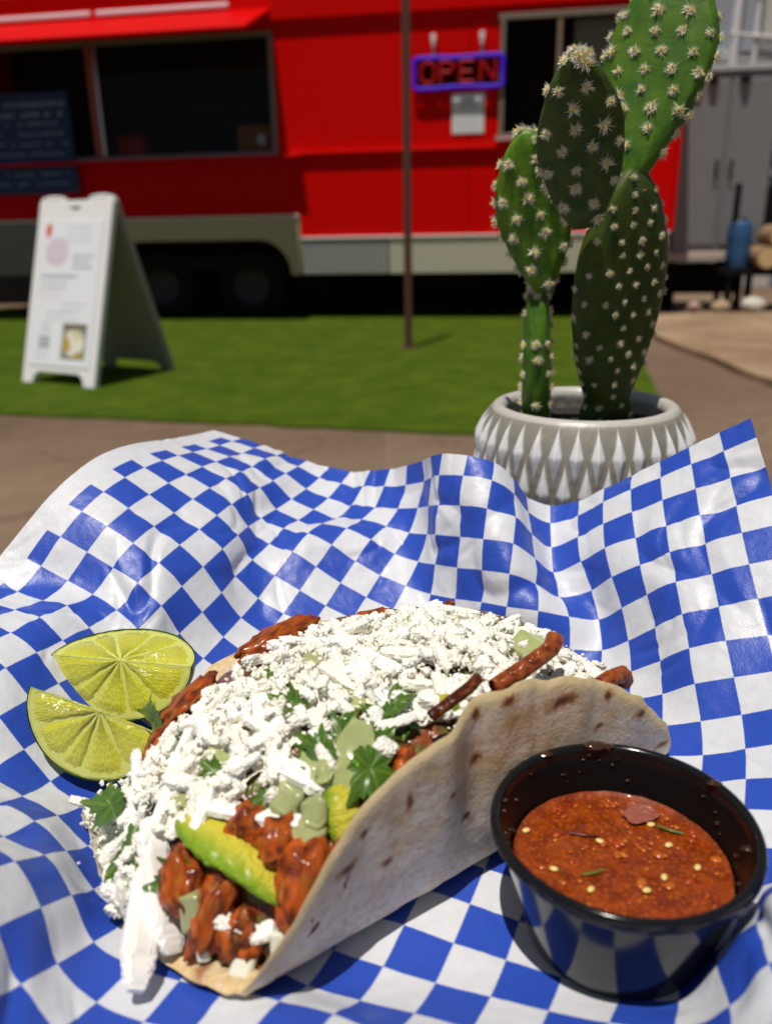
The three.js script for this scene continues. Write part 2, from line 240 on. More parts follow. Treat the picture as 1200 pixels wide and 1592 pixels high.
// ------------------------------------------------------------------ A-frame sign
{
  const t = thing('sandwich_board', 'white folding sandwich board with a menu poster on the turf', 'sandwich board', [-1.987, 0.017, -5.822], -28.5 * Math.PI / 180);
  const Wd = 0.335, Hh = 1.235, lean = Math.atan2(0.372, 1.17);
  const outline = () => { const s = new THREE.Shape(); s.moveTo(-Wd, 0); s.lineTo(-Wd + 0.09, 0); s.quadraticCurveTo(-Wd + 0.10, 0.075, -Wd + 0.17, 0.08); s.lineTo(Wd - 0.17, 0.08); s.quadraticCurveTo(Wd - 0.10, 0.075, Wd - 0.09, 0); s.lineTo(Wd, 0); s.lineTo(Wd - 0.005, Hh - 0.04); s.quadraticCurveTo(Wd - 0.01, Hh, Wd - 0.06, Hh); s.lineTo(0.14, Hh); s.lineTo(0.11, Hh - 0.028); s.lineTo(-0.11, Hh - 0.028); s.lineTo(-0.14, Hh); s.lineTo(-Wd + 0.06, Hh); s.quadraticCurveTo(-Wd + 0.01, Hh, -Wd + 0.005, Hh - 0.04); s.closePath();
    const h = new THREE.Path(); h.absellipse(0, Hh - 0.075, 0.06, 0.018, 0, Math.PI * 2); s.holes.push(h); return s; };
  const board = () => new THREE.ExtrudeGeometry(outline(), { depth: 0.03, bevelEnabled: true, bevelSize: 0.006, bevelThickness: 0.006, bevelSegments: 2, curveSegments: 10 });
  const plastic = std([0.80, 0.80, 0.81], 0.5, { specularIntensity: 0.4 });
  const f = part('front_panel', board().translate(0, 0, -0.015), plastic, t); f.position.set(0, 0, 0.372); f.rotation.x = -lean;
  const b = part('rear_panel', board().translate(0, 0, -0.015), std([0.30, 0.30, 0.27], 0.6), t); b.position.set(0, 0, -0.372); b.rotation.x = lean;  // rear leaf tinted grey-olive: shade between the leaves put into its colour
  // poster
  const cv = document.createElement('canvas'); cv.width = 512; cv.height = 880; const g = cv.getContext('2d'), r = rngOf(21);
  g.fillStyle = '#e9edf4'; g.fillRect(0, 0, 512, 880);
  g.fillStyle = '#d9531f'; g.beginPath(); g.ellipse(62, 62, 24, 44, 0.1, 0, 7); g.fill();
  g.fillStyle = 'rgba(205,180,200,0.55)'; g.beginPath(); g.ellipse(150, 190, 100, 86, 0, 0, 7); g.fill(); g.strokeStyle = 'rgba(200,110,90,0.45)'; g.lineWidth = 6; g.beginPath(); g.ellipse(140, 215, 82, 40, 0.1, 0.3, 2.8); g.stroke();
  const lines = (x, y, w, n, dy, h, c) => { g.fillStyle = c; for (let i = 0; i < n; i++) { let q = x; const e = x + w * (0.7 + 0.3 * r()); while (q < e) { const l = 10 + r() * 26; g.fillRect(q, y + i * dy, Math.min(l, e - q), h); q += l + 6; } } };
  lines(230, 40, 240, 3, 40, 10, 'rgba(120,130,145,0.40)'); lines(290, 210, 180, 3, 34, 14, 'rgba(70,80,95,0.5)'); lines(30, 330, 430, 1, 30, 16, 'rgba(70,80,95,0.6)'); lines(30, 372, 300, 2, 34, 10, 'rgba(90,100,110,0.5)'); lines(30, 436, 220, 2, 24, 7, 'rgba(190,120,150,0.35)');
  lines(220, 500, 230, 2, 36, 9, 'rgba(110,120,130,0.4)'); lines(110, 555, 340, 2, 36, 9, 'rgba(110,120,130,0.4)'); lines(80, 620, 90, 3, 22, 12, 'rgba(100,110,120,0.35)'); lines(70, 700, 110, 3, 26, 20, 'rgba(70,85,85,0.65)'); lines(50, 790, 130, 3, 22, 7, 'rgba(110,120,130,0.4)');
  g.fillStyle = '#8e8c80'; g.fillRect(265, 620, 205, 215); g.fillStyle = '#6d6640'; g.fillRect(265, 620, 205, 26); g.fillStyle = '#e9e6da'; g.beginPath(); g.ellipse(365, 735, 88, 78, 0, 0, 7); g.fill(); g.fillStyle = '#bda23a'; g.beginPath(); g.ellipse(310, 745, 30, 50, -0.3, 0, 7); g.fill(); g.fillStyle = '#d7d2a0'; g.beginPath(); g.ellipse(385, 690, 44, 22, 0.5, 0, 7); g.fill(); g.fillStyle = '#b79a35'; g.beginPath(); g.ellipse(412, 810, 34, 22, 0, 0, 7); g.fill();
  const tx = new THREE.CanvasTexture(cv); tx.colorSpace = THREE.SRGBColorSpace;
  part('poster', box(0.565, 0.97, 0.004, 0, 0.60, 0.023, 0.001), M.white, f);
  part('print', new THREE.PlaneGeometry(0.56, 0.965).translate(0, 0.60, 0.0265), std([1, 1, 1], 0.45, { map: tx }), f);
  part('hinge', merged([-0.22, 0.22].map((x) => cyl(0.02, 0.02, 0.10, 0, 0, 0, 14).rotateZ(Math.PI / 2).translate(x, 1.172, 0))), M.white, t);
}
// ------------------------------------------------------------------ slim brown post
{
  const t = thing('steel_post', 'slim rust brown post standing on the turf before the truck', 'post', [0.215, 0.017, -6.95]);
  part('shaft', box(0.062, 3.1, 0.062, 0, 1.55, 0, 0.008), M.rust, t); part('base_plate', box(0.15, 0.012, 0.15, 0, 0.006, 0, 0.003), M.rust, t);
}
// ------------------------------------------------------------------ right-hand background beyond the truck
{
  const wall = thing('grey_building', 'pale grey building with white upright pipes far at the right', 'building', [5.6, 0, -13.2], -0.08);
  part('wall', box(7.5, 5, 0.2, 0, 2.5, 0, 0.01), std([0.34, 0.37, 0.42], 0.9), wall);
  part('door', box(1.0, 2.3, 0.06, 0.9, 1.16, 0.12, 0.01), std([0.10, 0.09, 0.09], 0.7), wall);
  part('pilaster', box(0.5, 5, 0.16, 1.05 - 1.0, 2.5, 0.16, 0.02), std([0.55, 0.53, 0.50], 0.8), wall);
  part('ledge', box(4.2, 0.14, 0.3, 0.2, 3.15, 0.2, 0.01), std([0.55, 0.58, 0.60], 0.7), wall);
  for (const [x, r] of [[-0.62, 0.06], [-0.34, 0.035], [0.62, 0.06]]) part('pipe', cyl(r, r, 4.6, x, 2.6, 0.36, 16), M.white, wall);
  part('crossbar', merged([tube([V(-0.8, 3.95, 0.4), V(0.2, 3.85, 0.4)], 0.022, 4), tube([V(-0.7, 3.42, 0.4), V(0.4, 3.30, 0.4)], 0.02, 4)]), M.white, wall);

  const cab = thing('metal_cabinet', 'tall grey metal cabinet on a dark stand beside the truck', 'cabinet', [3.78, 0, -9.95], -0.16);
  const perf = greyTex(256, 256, (u, v) => { const x = (u * 24) % 1 - 0.5, y = (v * 24) % 1 - 0.5; return sstep(Math.hypot(x, y), 0.2, 0.32); }, true);
  part('body', box(0.98, 1.80, 0.6, 0, 1.55, 0, 0.02), std([0.24, 0.24, 0.25], 0.45, { metalness: 0.3 }), cab);
  for (const x of [-0.25, 0.24]) { const d = part('door', box(0.46, 1.66, 0.03, x, 1.56, 0.315, 0.012), std([0.26, 0.26, 0.27], 0.4, { metalness: 0.4, bumpMap: tiled(perf, 2, 7), bumpScale: 0.002 }), cab); part('handle', box(0.03, 0.2, 0.04, x > 0 ? x - 0.17 : x + 0.17, 1.5, 0.345, 0.01), M.dark, d); }
  part('vent', merged([-0.36, -0.2, 0.12].map((x) => cyl(0.055, 0.055, 0.05, x, 2.37, 0.34, 18).rotateX(0))), M.black, cab);
  part('top_tray', box(1.06, 0.07, 0.66, 0, 2.49, 0, 0.015), std([0.45, 0.50, 0.52], 0.5), cab);
  part('sill', box(1.15, 0.10, 0.7, -0.05, 0.60, 0.02, 0.015), std([0.55, 0.45, 0.40], 0.7), cab);
  for (const [x, z] of [[-0.42, 0.22], [0.42, 0.22], [-0.42, -0.22], [0.42, -0.22]]) part('leg', box(0.07, 0.55, 0.07, x, 0.275, z, 0.01), M.black, cab);
  part('undertray', box(0.9, 0.36, 0.05, 0, 0.34, -0.24, 0.01), M.black, cab);

  const st = thing('log_rack', 'dark log rack at the far right edge of the yard', 'rack', [4.33, 0.046, -9.45], -0.16);
  part('shelf', box(1.2, 0.07, 0.6, 0, 0.40, 0, 0.01), M.black, st);
  for (const x of [-0.52, 0.52]) for (const z of [-0.24, 0.24]) part('leg', box(0.06, 1.3, 0.06, x, 0.65, z, 0.01), M.black, st);
  part('rear_bar', box(1.1, 0.9, 0.03, 0, 0.85, -0.28, 0.01), M.black, st);
  const barrel = thing('blue_drum', 'small blue plastic drum on the dark log rack', 'drum', [3.86, 0.482, -9.33]);
  part('body', new THREE.LatheGeometry([[0, 0], [0.1, 0], [0.12, 0.02], [0.125, 0.12], [0.13, 0.14], [0.125, 0.16], [0.125, 0.32], [0.13, 0.34], [0.12, 0.46], [0.09, 0.49], [0, 0.49]].map((p) => new THREE.Vector2(...p)), 28), std([0.02, 0.09, 0.22], 0.5), barrel);
  part('cap', cyl(0.03, 0.03, 0.03, 0.03, 0.502, 0, 14), M.black, barrel);
  const log0 = (x, y, z, r, words) => { const l = thing('log_round', words, 'log', [x, y, z], -0.1, undefined); const g = cyl(r, r, 0.42, 0, 0, 0, 22).rotateX(Math.PI / 2); displace(g, (v) => { const k = 1 + 0.06 * fbm3(v.x * 12, v.y * 12, v.z * 3); v.x *= k; v.y *= k; }); part('bark', g, std([0.30, 0.19, 0.10], 0.9), l); part('cut_face', new THREE.CircleGeometry(r * 0.9, 22).translate(0, 0, 0.224), std([0.62, 0.44, 0.22], 0.8), l); };
  log0(4.10, 0.60, -9.28, 0.115, 'pale log standing next to the blue drum on the rack'); log0(4.34, 0.60, -9.28, 0.12, 'pale log on the rack, second from the blue drum'); log0(4.22, 0.81, -9.28, 0.12, 'pale log lying on top of two others on the rack');

  const cvs = document.createElement('canvas'); cvs.width = 256; cvs.height = 384; const g = cvs.getContext('2d'), r = rngOf(8); g.fillStyle = '#14161a'; g.fillRect(0, 0, 256, 384); g.strokeStyle = 'rgba(205,212,222,0.8)'; g.lineWidth = 9; for (let i = 0; i < 26; i++) { g.beginPath(); const x = 15 + r() * 190, y = 110 + r() * 240; g.moveTo(x, y); g.bezierCurveTo(x + 40 * (r() - 0.3), y - 50, x + 60 * r(), y + 50, x + 70 * (r() - 0.2), y + 20 * (r() - 0.5)); g.stroke(); }
  const tx = new THREE.CanvasTexture(cvs); tx.colorSpace = THREE.SRGBColorSpace;
  const bd = thing('black_board', 'black board with white scrawl standing behind the log rack', 'board', [4.48, 0.046, -9.80], -0.16);
  part('panel', box(1.0, 1.25, 0.03, 0, 1.72, 0), M.black, bd); part('scrawl', new THREE.PlaneGeometry(0.96, 1.2).translate(0, 1.72, 0.0165), std([1, 1, 1], 0.8, { map: tx }), bd);
  for (const x of [-0.45, 0.45]) part('leg', box(0.05, 1.1, 0.05, x, 0.55, 0, 0.01), M.black, bd);
  const rr = rngOf(33);
  [[3.62, -9.05, 0.10, 'tan'], [3.95, -9.0, 0.13, 'pale'], [4.3, -8.95, 0.12, 'brown'], [3.40, -9.2, 0.08, 'pinkish']].forEach(([x, z, s, c], i) => solo('rock', blob(3, s, s * 0.7, s * 0.9, 0.35, 1.3, i * 5 + 1).translate(x, 0.046 + s * 0.55, z), std([[0.42, 0.30, 0.19], [0.60, 0.56, 0.48], [0.30, 0.22, 0.15], [0.40, 0.26, 0.22]][i], 0.9), `${c} rock on the slab edge before the dark log rack`, 'rock'));
}
// ------------------------------------------------------------------ table
{
  const t = thing('bistro_table', 'small round dark table hidden under the blue checked paper', 'table', [0.07, 0, -0.165]);
  part('table_top', cyl(0.352, 0.352, 0.022, 0, TABLE - 0.0115, 0, 72), std([0.05, 0.05, 0.052], 0.6), t);
  part('column', cyl(0.035, 0.035, TABLE - 0.04, 0, TABLE / 2, 0, 24), M.dark, t);
  part('foot', cyl(0.2, 0.24, 0.03, 0, 0.016, 0, 48), M.dark, t);
}

// ------------------------------------------------------------------ checked deli paper
// A sheet of 12.5 mm checks, shaped like a thin plate bent through measured points (row of checks -> [column, x, y, z] in mm from the table top under the lens).
const sheetPoints = {
  '-1': [[-2,143.9,106.6,-294.5],[3,99.9,71.4,-322.3],[5,82.2,57.3,-333.3],[6,70.8,54.1,-337.1],[7,59.9,59.4,-334.8],[8,53.6,69.0,-329.9],[9,45.8,77.6,-325.5],[10,33.9,81.2,-326.1],[11,24.5,79.5,-334.1],[13,15.1,70.7,-356.0],[15,2.8,61.5,-376.1],[16,-5.9,57.9,-384.6],[18,-26.5,55.2,-398.7],[20,-49.6,59.5,-408.6],[23,-84.3,67.5,-420.9]],
  '0': [[4,88.0,59.5,-316.7],[5,79.7,51.9,-322.3],[6,69.2,46.9,-326.9],[7,59.1,53.3,-323.9],[8,52.9,63.0,-319.0],[9,42.7,69.7,-316.2],[11,22.0,68.5,-328.5],[13,16.6,59.1,-351.5],[18,-32.4,50.9,-388.4],[19,-42.8,56.5,-392.7]],
  '1': [[0,124.7,78.5,-285.4],[5,77.4,46.7,-311.4],[6,67.9,40.1,-316.3],[7,58.9,47.8,-312.7],[8,51.6,56.8,-308.2],[9,39.8,60.8,-307.7],[11,20.6,57.4,-323.1],[13,14.2,48.6,-345.7],[14,5.4,45.5,-354.1],[15,-5.3,44.5,-360.6],[17,-27.3,45.2,-372.5],[20,-57.8,61.9,-385.1],[21,-69.5,63.7,-389.2]],
  '2': [[4,83.8,48.2,-294.9],[5,76.6,40.2,-301.2],[6,66.8,33.9,-305.4],[8,49.3,49.6,-297.9],[9,37.5,50.3,-301.1],[10,28.6,48.2,-309.5],[11,19.8,46.1,-318.3],[12,17.7,42.0,-329.9],[13,10.0,39.2,-339.1],[16,-22.3,41.7,-356.0],[18,-43.9,47.2,-366.6],[19,-51.6,56.5,-369.5],[20,-62.0,62.2,-373.3],[22,-84.8,68.1,-381.5]],
  '3': [[4,84.4,40.1,-285.3],[5,79.3,31.5,-292.7],[6,67.4,29.0,-293.8],[7,58.3,36.7,-290.4],[8,46.6,40.2,-289.7],[11,19.3,34.6,-314.1],[12,13.4,31.6,-324.3],[13,3.3,32.8,-330.7],[14,-6.8,38.9,-333.8],[15,-17.4,42.2,-339.1],[18,-49.8,46.1,-355.6],[19,-56.1,56.6,-357.8],[21,-77.5,66.1,-365.6]],
  '4': [[-2,143.4,66.2,-246.4],[2,100.3,47.7,-263.4],[3,92.5,40.1,-269.4],[4,86.5,31.5,-276.3],[5,80.3,23.3,-283.0],[6,68.5,26.0,-281.6],[7,56.6,28.9,-280.6],[8,45.0,28.6,-285.0],[9,36.6,26.5,-294.0],[11,17.7,23.1,-309.9],[13,-3.0,27.5,-321.2],[14,-13.3,32.3,-325.1],[16,-33.7,42.6,-333.4],[18,-55.1,45.8,-344.2],[19,-60.7,56.5,-346.1],[23,-103.6,75.5,-362.0]],
  '5': [[5,79.4,15.9,-272.5],[7,54.9,17.4,-276.1],[9,34.4,15.1,-289.4],[16,-39.6,38.0,-323.1],[17,-50.1,39.0,-329.2],[18,-59.1,46.2,-332.2],[19,-65.2,56.4,-334.2],[20,-75.5,61.9,-338.1]],
  '6': [[0,121.2,40.7,-235.5],[2,99.3,32.5,-243.5],[4,85.4,16.4,-256.2],[6,64.7,7.1,-266.4],[7,53.1,6.2,-271.1],[8,41.6,5.9,-276.3],[9,30.2,6.4,-281.6],[11,7.6,10.0,-291.9],[14,-25.4,20.3,-306.4],[17,-56.2,36.1,-318.6],[18,-61.2,47.1,-319.7]],
  '7': [[2,98.7,24.7,-233.6],[3,91.1,17.2,-239.6],[8,36.7,2.4,-265.4],[14,-30.8,16.7,-295.7],[16,-52.2,25.4,-304.9],[17,-60.5,34.4,-307.0],[18,-65.6,45.7,-307.9],[20,-85.6,58.8,-315.3],[23,-116.4,77.4,-326.9]],
  '8': [[1,108.3,22.2,-219.0],[6,54.7,3.9,-243.9],[16,-57.3,22.4,-293.8],[17,-64.0,32.8,-295.1]],
  '9': [[-2,134.9,35.3,-192.9],[2,95.0,12.4,-212.4],[3,83.7,9.1,-217.3],[8,26.6,3.3,-242.6],[11,-7.6,6.6,-258.0],[13,-30.2,9.6,-268.4],[18,-77.5,39.3,-286.7],[21,-106.9,60.4,-297.4],[23,-128.5,68.4,-307.2]],
  '10': [[16,-68.5,16.6,-271.9],[17,-76.5,25.9,-274.5],[18,-82.8,36.5,-275.7],[19,-92.1,44.0,-279.6],[20,-102.7,48.4,-285.0],[22,-124.1,57.1,-294.5]],
  '11': [[1,95.7,15.1,-184.7],[2,84.7,11.4,-189.6],[5,50.9,5.3,-204.5],[18,-89.5,32.3,-266.0],[19,-98.8,36.1,-273.0],[20,-108.9,40.1,-278.7],[21,-119.6,43.9,-283.8]],
  '12': [[-1,111.7,22.8,-163.7],[11,-22.9,5.8,-223.7],[16,-78.8,13.4,-249.3],[17,-88.5,19.6,-253.6],[18,-97.3,27.1,-257.8],[20,-114.0,42.0,-267.5],[21,-125.1,41.4,-272.9],[22,-136.3,42.6,-278.3],[23,-147.3,46.8,-283.1]],
  '13': [[-1,104.4,25.7,-153.9],[1,86.4,10.4,-162.0],[20,-119.3,42.6,-256.1]],
  '14': [[-2,102.6,41.5,-146.4],[0,88.3,21.2,-148.6],[1,80.7,11.6,-150.9],[3,58.9,4.8,-160.0],[6,24.3,5.6,-175.1],[8,1.3,5.3,-185.4],[13,-56.1,5.6,-211.3],[15,-78.7,9.0,-221.5],[18,-107.4,28.0,-235.4],[19,-114.5,37.4,-239.6],[23,-158.1,46.9,-260.9]],
  '15': [[-1,86.0,37.2,-141.8],[0,79.0,26.5,-142.0],[1,73.8,15.4,-141.2],[2,65.3,6.8,-143.6],[4,42.4,4.3,-153.3],[19,-119.7,38.3,-228.3]],
  '16': [[-1,79.3,41.6,-132.3],[0,72.9,30.9,-132.3],[1,67.1,19.7,-131.9],[2,60.6,8.9,-131.9],[7,2.5,5.1,-157.4],[12,-55.0,4.1,-183.4],[15,-89.4,9.3,-198.6],[16,-99.8,14.4,-203.6],[18,-116.3,30.8,-212.6],[23,-167.9,52.7,-238.5]],
  '17': [[1,65.3,21.3,-119.8],[3,43.9,10.4,-126.3],[6,9.1,4.9,-140.8],[14,-82.7,8.8,-182.2],[15,-91.4,15.6,-188.1],[16,-102.7,18.3,-192.0]],
  '18': [[7,-7.8,7.0,-134.8],[8,-19.5,6.0,-139.8],[12,-65.3,5.1,-160.5],[13,-75.7,9.4,-166.0],[15,-92.2,23.0,-178.2],[17,-115.9,27.5,-185.2],[21,-156.7,48.3,-205.3]],
  '19': [[-2,79.5,56.3,-95.6],[0,64.7,36.3,-96.4],[3,33.0,19.5,-105.5],[7,-12.6,14.5,-126.0],[8,-24.4,12.8,-130.6],[9,-36.3,11.5,-135.1],[11,-59.3,8.0,-144.3],[12,-70.3,9.4,-149.6],[13,-76.4,17.3,-156.2],[14,-83.9,24.5,-162.6],[15,-95.4,26.6,-166.4],[18,-129.7,36.6,-178.8],[23,-180.6,62.5,-204.6]],
  '20': [[1,49.9,32.7,-87.5],[6,-6.3,19.0,-110.0],[10,-52.4,10.4,-128.0],[11,-63.9,10.3,-132.9],[12,-73.9,14.9,-138.8],[13,-78.3,24.1,-145.8],[14,-86.0,31.1,-152.2],[19,-143.0,46.7,-172.9]],
  '22': [[-2,71.6,59.6,-58.9],[4,5.9,30.8,-79.0],[10,-61.8,15.8,-105.6],[12,-79.5,27.5,-117.9],[14,-91.1,44.7,-131.7],[16,-110.8,54.6,-142.6],[22,-180.0,71.5,-166.0]],
};
const paper = (() => {
  const R0 = -1, C0 = -2, nr = 24, nc = 27, N = nr * nc, w = new Float64Array(N), X = [0, 1, 2].map(() => new Float64Array(N));
  const tgt = [0, 1, 2].map(() => new Float64Array(N));
  for (const r in sheetPoints) for (const [c, x, y, z] of sheetPoints[r]) { const i = (r - R0) * nc + (c - C0); w[i] = 50; tgt[0][i] = x; tgt[1][i] = y; tgt[2][i] = z; }
  const tri = [];
  for (let r = 0; r < nr; r++) for (let c = 0; c < nc; c++) { const i = r * nc + c; if (c > 0 && c < nc - 1) tri.push(i - 1, i, i + 1); if (r > 0 && r < nr - 1) tri.push(i - nc, i, i + nc); }
  const diag = new Float64Array(N); for (let k = 0; k < tri.length; k += 3) { diag[tri[k]] += 1; diag[tri[k + 1]] += 4; diag[tri[k + 2]] += 1; }
  const mul = (v, o) => { for (let i = 0; i < N; i++) o[i] = w[i] * v[i]; for (let k = 0; k < tri.length; k += 3) { const a = tri[k], b = tri[k + 1], c = tri[k + 2], e = v[a] - 2 * v[b] + v[c]; o[a] += e; o[b] -= 2 * e; o[c] += e; } };
  for (let k = 0; k < 3; k++) {            // least bending, by conjugate gradients
    const x = X[k], r = new Float64Array(N), z = new Float64Array(N), p = new Float64Array(N), q = new Float64Array(N); let rz = 0;
    for (let i = 0; i < N; i++) { r[i] = w[i] * tgt[k][i]; z[i] = r[i] / (diag[i] + w[i]); p[i] = z[i]; rz += r[i] * z[i]; }
    for (let it = 0; it < 3000 && rz > 1e-7; it++) { mul(p, q); let pq = 0; for (let i = 0; i < N; i++) pq += p[i] * q[i]; const a = rz / pq; let nz = 0; for (let i = 0; i < N; i++) { x[i] += a * p[i]; r[i] -= a * q[i]; z[i] = r[i] / (diag[i] + w[i]); nz += r[i] * z[i]; } const b = nz / rz; rz = nz; for (let i = 0; i < N; i++) p[i] = z[i] + b * p[i]; }
  }
  const cr = (p0, p1, p2, p3, t) => 0.5 * (2 * p1 + (p2 - p0) * t + (2 * p0 - 5 * p1 + 4 * p2 - p3) * t * t + (3 * p1 - p0 - 3 * p2 + p3) * t * t * t);
  const at = (k, r, c) => { const rf = clamp(r - R0, 0, nr - 1.001), cf = clamp(c - C0, 0, nc - 1.001), ri = Math.floor(rf), ci = Math.floor(cf), g = (a, b) => X[k][clamp(a, 0, nr - 1) * nc + clamp(b, 0, nc - 1)]; const row = (a) => cr(g(a, ci - 1), g(a, ci), g(a, ci + 1), g(a, ci + 2), cf - ci); return cr(row(ri - 1), row(ri), row(ri + 1), row(ri + 2), rf - ri); };
  const r0 = -0.66, r1 = 22, c0 = -0.98, c1 = 23.25, nu = 290, nv = 270;
  const geo = gridGeo(nu, nv, (u, v) => { const r = mix(r0, r1, v), c = mix(c1, c0, u); return V(at(0, r, c), at(1, r, c), at(2, r, c)).multiplyScalar(0.001).add(V(0, TABLE, 0)); });
  // fine crumple along the normal
  const p = geo.attributes.position, n = geo.attributes.normal, uv = geo.attributes.uv;
  for (let i = 0; i < p.count; i++) { const a = uv.getX(i) * 24, b = uv.getY(i) * 23; const wall = sstep(p.getY(i) - TABLE, 0.006, 0.025); const w1 = a + 1.2 * n2(a * 0.15, b * 0.15 + 4), w2 = b + 1.2 * n2(a * 0.15 + 8, b * 0.15); const ridge = (x, y) => 1 - Math.min(1, Math.abs(n2(x, y)) * 2.2); const k = (0.0015 * ridge(w1 * 0.21 + 3, w2 * 0.21) * sstep(n2(w1 * 0.11, w2 * 0.11 + 9), -0.4, 0.5) + 0.00075 * ridge(w1 * 0.5, w2 * 0.46 + 5) * sstep(n2(w1 * 0.2 + 5, w2 * 0.2), -0.3, 0.5) + 0.00012 * fbm2(a * 1.3, b * 1.3 + 5, 2)) * (0.22 + 0.9 * wall); p.setXYZ(i, p.getX(i) + n.getX(i) * k, p.getY(i) + n.getY(i) * k, p.getZ(i) + n.getZ(i) * k); }
  geo.computeVertexNormals();
  const S = 2048;
  const tx = colorTex(S, S, (u, v) => {
    const r = mix(r0, r1, v), c = mix(c1, c0, u), wob = 0.004;
    const rr = r + wob * n2(c * 9, r * 9), cc = c + wob * n2(c * 9 + 40, r * 9);
    // soft-edged checks: the product of two square waves
    const sq = (x) => { const f = x - Math.floor(x), s = Math.floor(x) % 2 ? -1 : 1, e = Math.min(f, 1 - f) / 0.02; return s * Math.min(1, e); };
    let k = -sq(rr) * sq(cc + 1); k = clamp(0.5 + 0.5 * k * 1.6, 0, 1);          // 1 = blue
    if (c > 22.53) k = 0;
    const fib = 0.5 * n2(u * 900, v * 700) + 0.5 * n2(u * 420 + 7, v * 520), cloud = fbm2(u * 46, v * 46, 2), m = 0.5 * n2(u * 150, v * 150);
    const blue = mixc([0.013, 0.062, 0.47], [0.032, 0.115, 0.62], clamp(0.26 + 0.42 * fib + 0.32 * m, 0, 1));
    const white = [0.735, 0.755, 0.80].map((x) => x * (1 + 0.055 * cloud + 0.03 * fib));
    return mixc(white, blue, k * (0.985 + 0.015 * m));
  });
  const rough = greyTex(512, 512, (u, v) => 0.40 + 0.10 * fbm2(u * 60, v * 60, 3));
  const bump = greyTex(1024, 1024, (u, v) => 0.5 + 0.4 * fbm2(u * 30, v * 30, 4) + 0.12 * n2(u * 420, v * 420));
  const mat = std([1, 1, 1], 1, { map: tx, roughnessMap: rough, bumpMap: bump, bumpScale: 0.00028, side: THREE.DoubleSide, specularIntensity: 0.7, transmission: 0.14, thickness: 0 });
  solo('checkered_paper', geo, mat, 'crumpled blue and white checked deli paper lining the tray', 'paper');
  // height lookup for what lies on the paper
  const cell = 0.003, grid = new Map();
  for (let i = 0; i < p.count; i++) { const k = Math.round(p.getX(i) / cell) + ',' + Math.round(p.getZ(i) / cell), y = p.getY(i); if (!grid.has(k) || grid.get(k) < y) grid.set(k, y); }
  return { y: (x, z) => { let best = TABLE; const a = Math.round(x / cell), b = Math.round(z / cell); for (let da = -1; da <= 1; da++) for (let db = -1; db <= 1; db++) best = Math.max(best, grid.get((a + da) + ',' + (b + db)) ?? 0); return best; } };
})();

// ------------------------------------------------------------------ pot with raised diamond facets, soil, cactus
const POT = [0.0968, TABLE + 0.0005, -0.3935];
{
  const t = thing('plant_pot', 'round ceramic pot with raised white diamond facets holding the cactus', 'plant pot', POT); t.scale.set(0.97, 1, 0.97);
  const prof = [[0, 0], [0.036, 0], [0.041, 0.003], [0.047, 0.016], [0.0505, 0.032], [0.0523, 0.046], [0.0525, 0.057], [0.0517, 0.066], [0.0497, 0.0745], [0.0468, 0.0808], [0.0446, 0.0836], [0.0426, 0.0843], [0.0402, 0.0836], [0.0385, 0.0805], [0.0375, 0.068], [0.0, 0.067]];
  const curve = new THREE.CatmullRomCurve3(prof.map(([r, y]) => V(r, y, 0)), false, 'catmullrom', 0.35);
  const NU = 680, NV = 220, pts = curve.getSpacedPoints(NV), ND = 34;
  const topAt = pts.findIndex((q) => q.y > 0.0822);
  const cols = [], rows = [[0.0170, 0.0130, 0], [0.0345, 0.0145, 0.5], [0.0520, 0.0145, 0], [0.0688, 0.0132, 0.5]];
  const g = gridGeo(NU, NV, (u, v) => {
    const p = pts[Math.round(v * NV)], outer = Math.round(v * NV) < topAt, a = -u * Math.PI * 2; let h = 0, facet = 0;
    if (p.x > 0.04 && outer) for (const [yc, hh, off] of rows) { const du = Math.abs(((u * ND + off) % 1 + 1) % 1 - 0.5) / 0.36, dv = Math.abs(p.y - yc) / hh, e = 1 - du - dv; if (e > 0) { h = Math.max(h, Math.min(e, 0.9)); facet = Math.max(facet, sstep(e, 0.02, 0.20)); } }
    const wob = 0.0003 * fbm3(Math.cos(a) * 4, p.y * 90, Math.sin(a) * 4, 2), r = p.x + 0.0032 * h + (p.x > 0.01 ? wob : 0);
    const sp = 1 + 0.10 * n3(Math.cos(a) * 30, p.y * 700, Math.sin(a) * 30);
    const c = mixc([0.29, 0.27, 0.225].map((x) => x * sp), [0.78, 0.79, 0.80], facet); cols.push(...(!outer ? mixc(c, [0.60, 0.58, 0.53], 0.7) : c));
    return V(r * Math.cos(a), p.y, r * Math.sin(a));
  }, true);
  g.setAttribute('color', new THREE.Float32BufferAttribute(cols, 3));
  part('pot', g, std([1, 1, 1], 0.42, { vertexColors: true, side: THREE.DoubleSide, clearcoat: 0.25, clearcoatRoughness: 0.3 }), t);
  const sg = new THREE.CircleGeometry(0.0363, 64); const soil = gridGeo(96, 30, (u, v) => { const a = -u * Math.PI * 2, r = v * 0.0380; const x = r * Math.cos(a), z = r * Math.sin(a); return V(x, 0.0735 + 0.0022 * Math.abs(fbm2(x * 260, z * 260, 3)) + 0.001 * fbm2(x * 60, z * 60, 2), z); }, true);
  part('soil', soil, std([0.022, 0.019, 0.017], 0.95, { side: THREE.DoubleSide }), t);
}
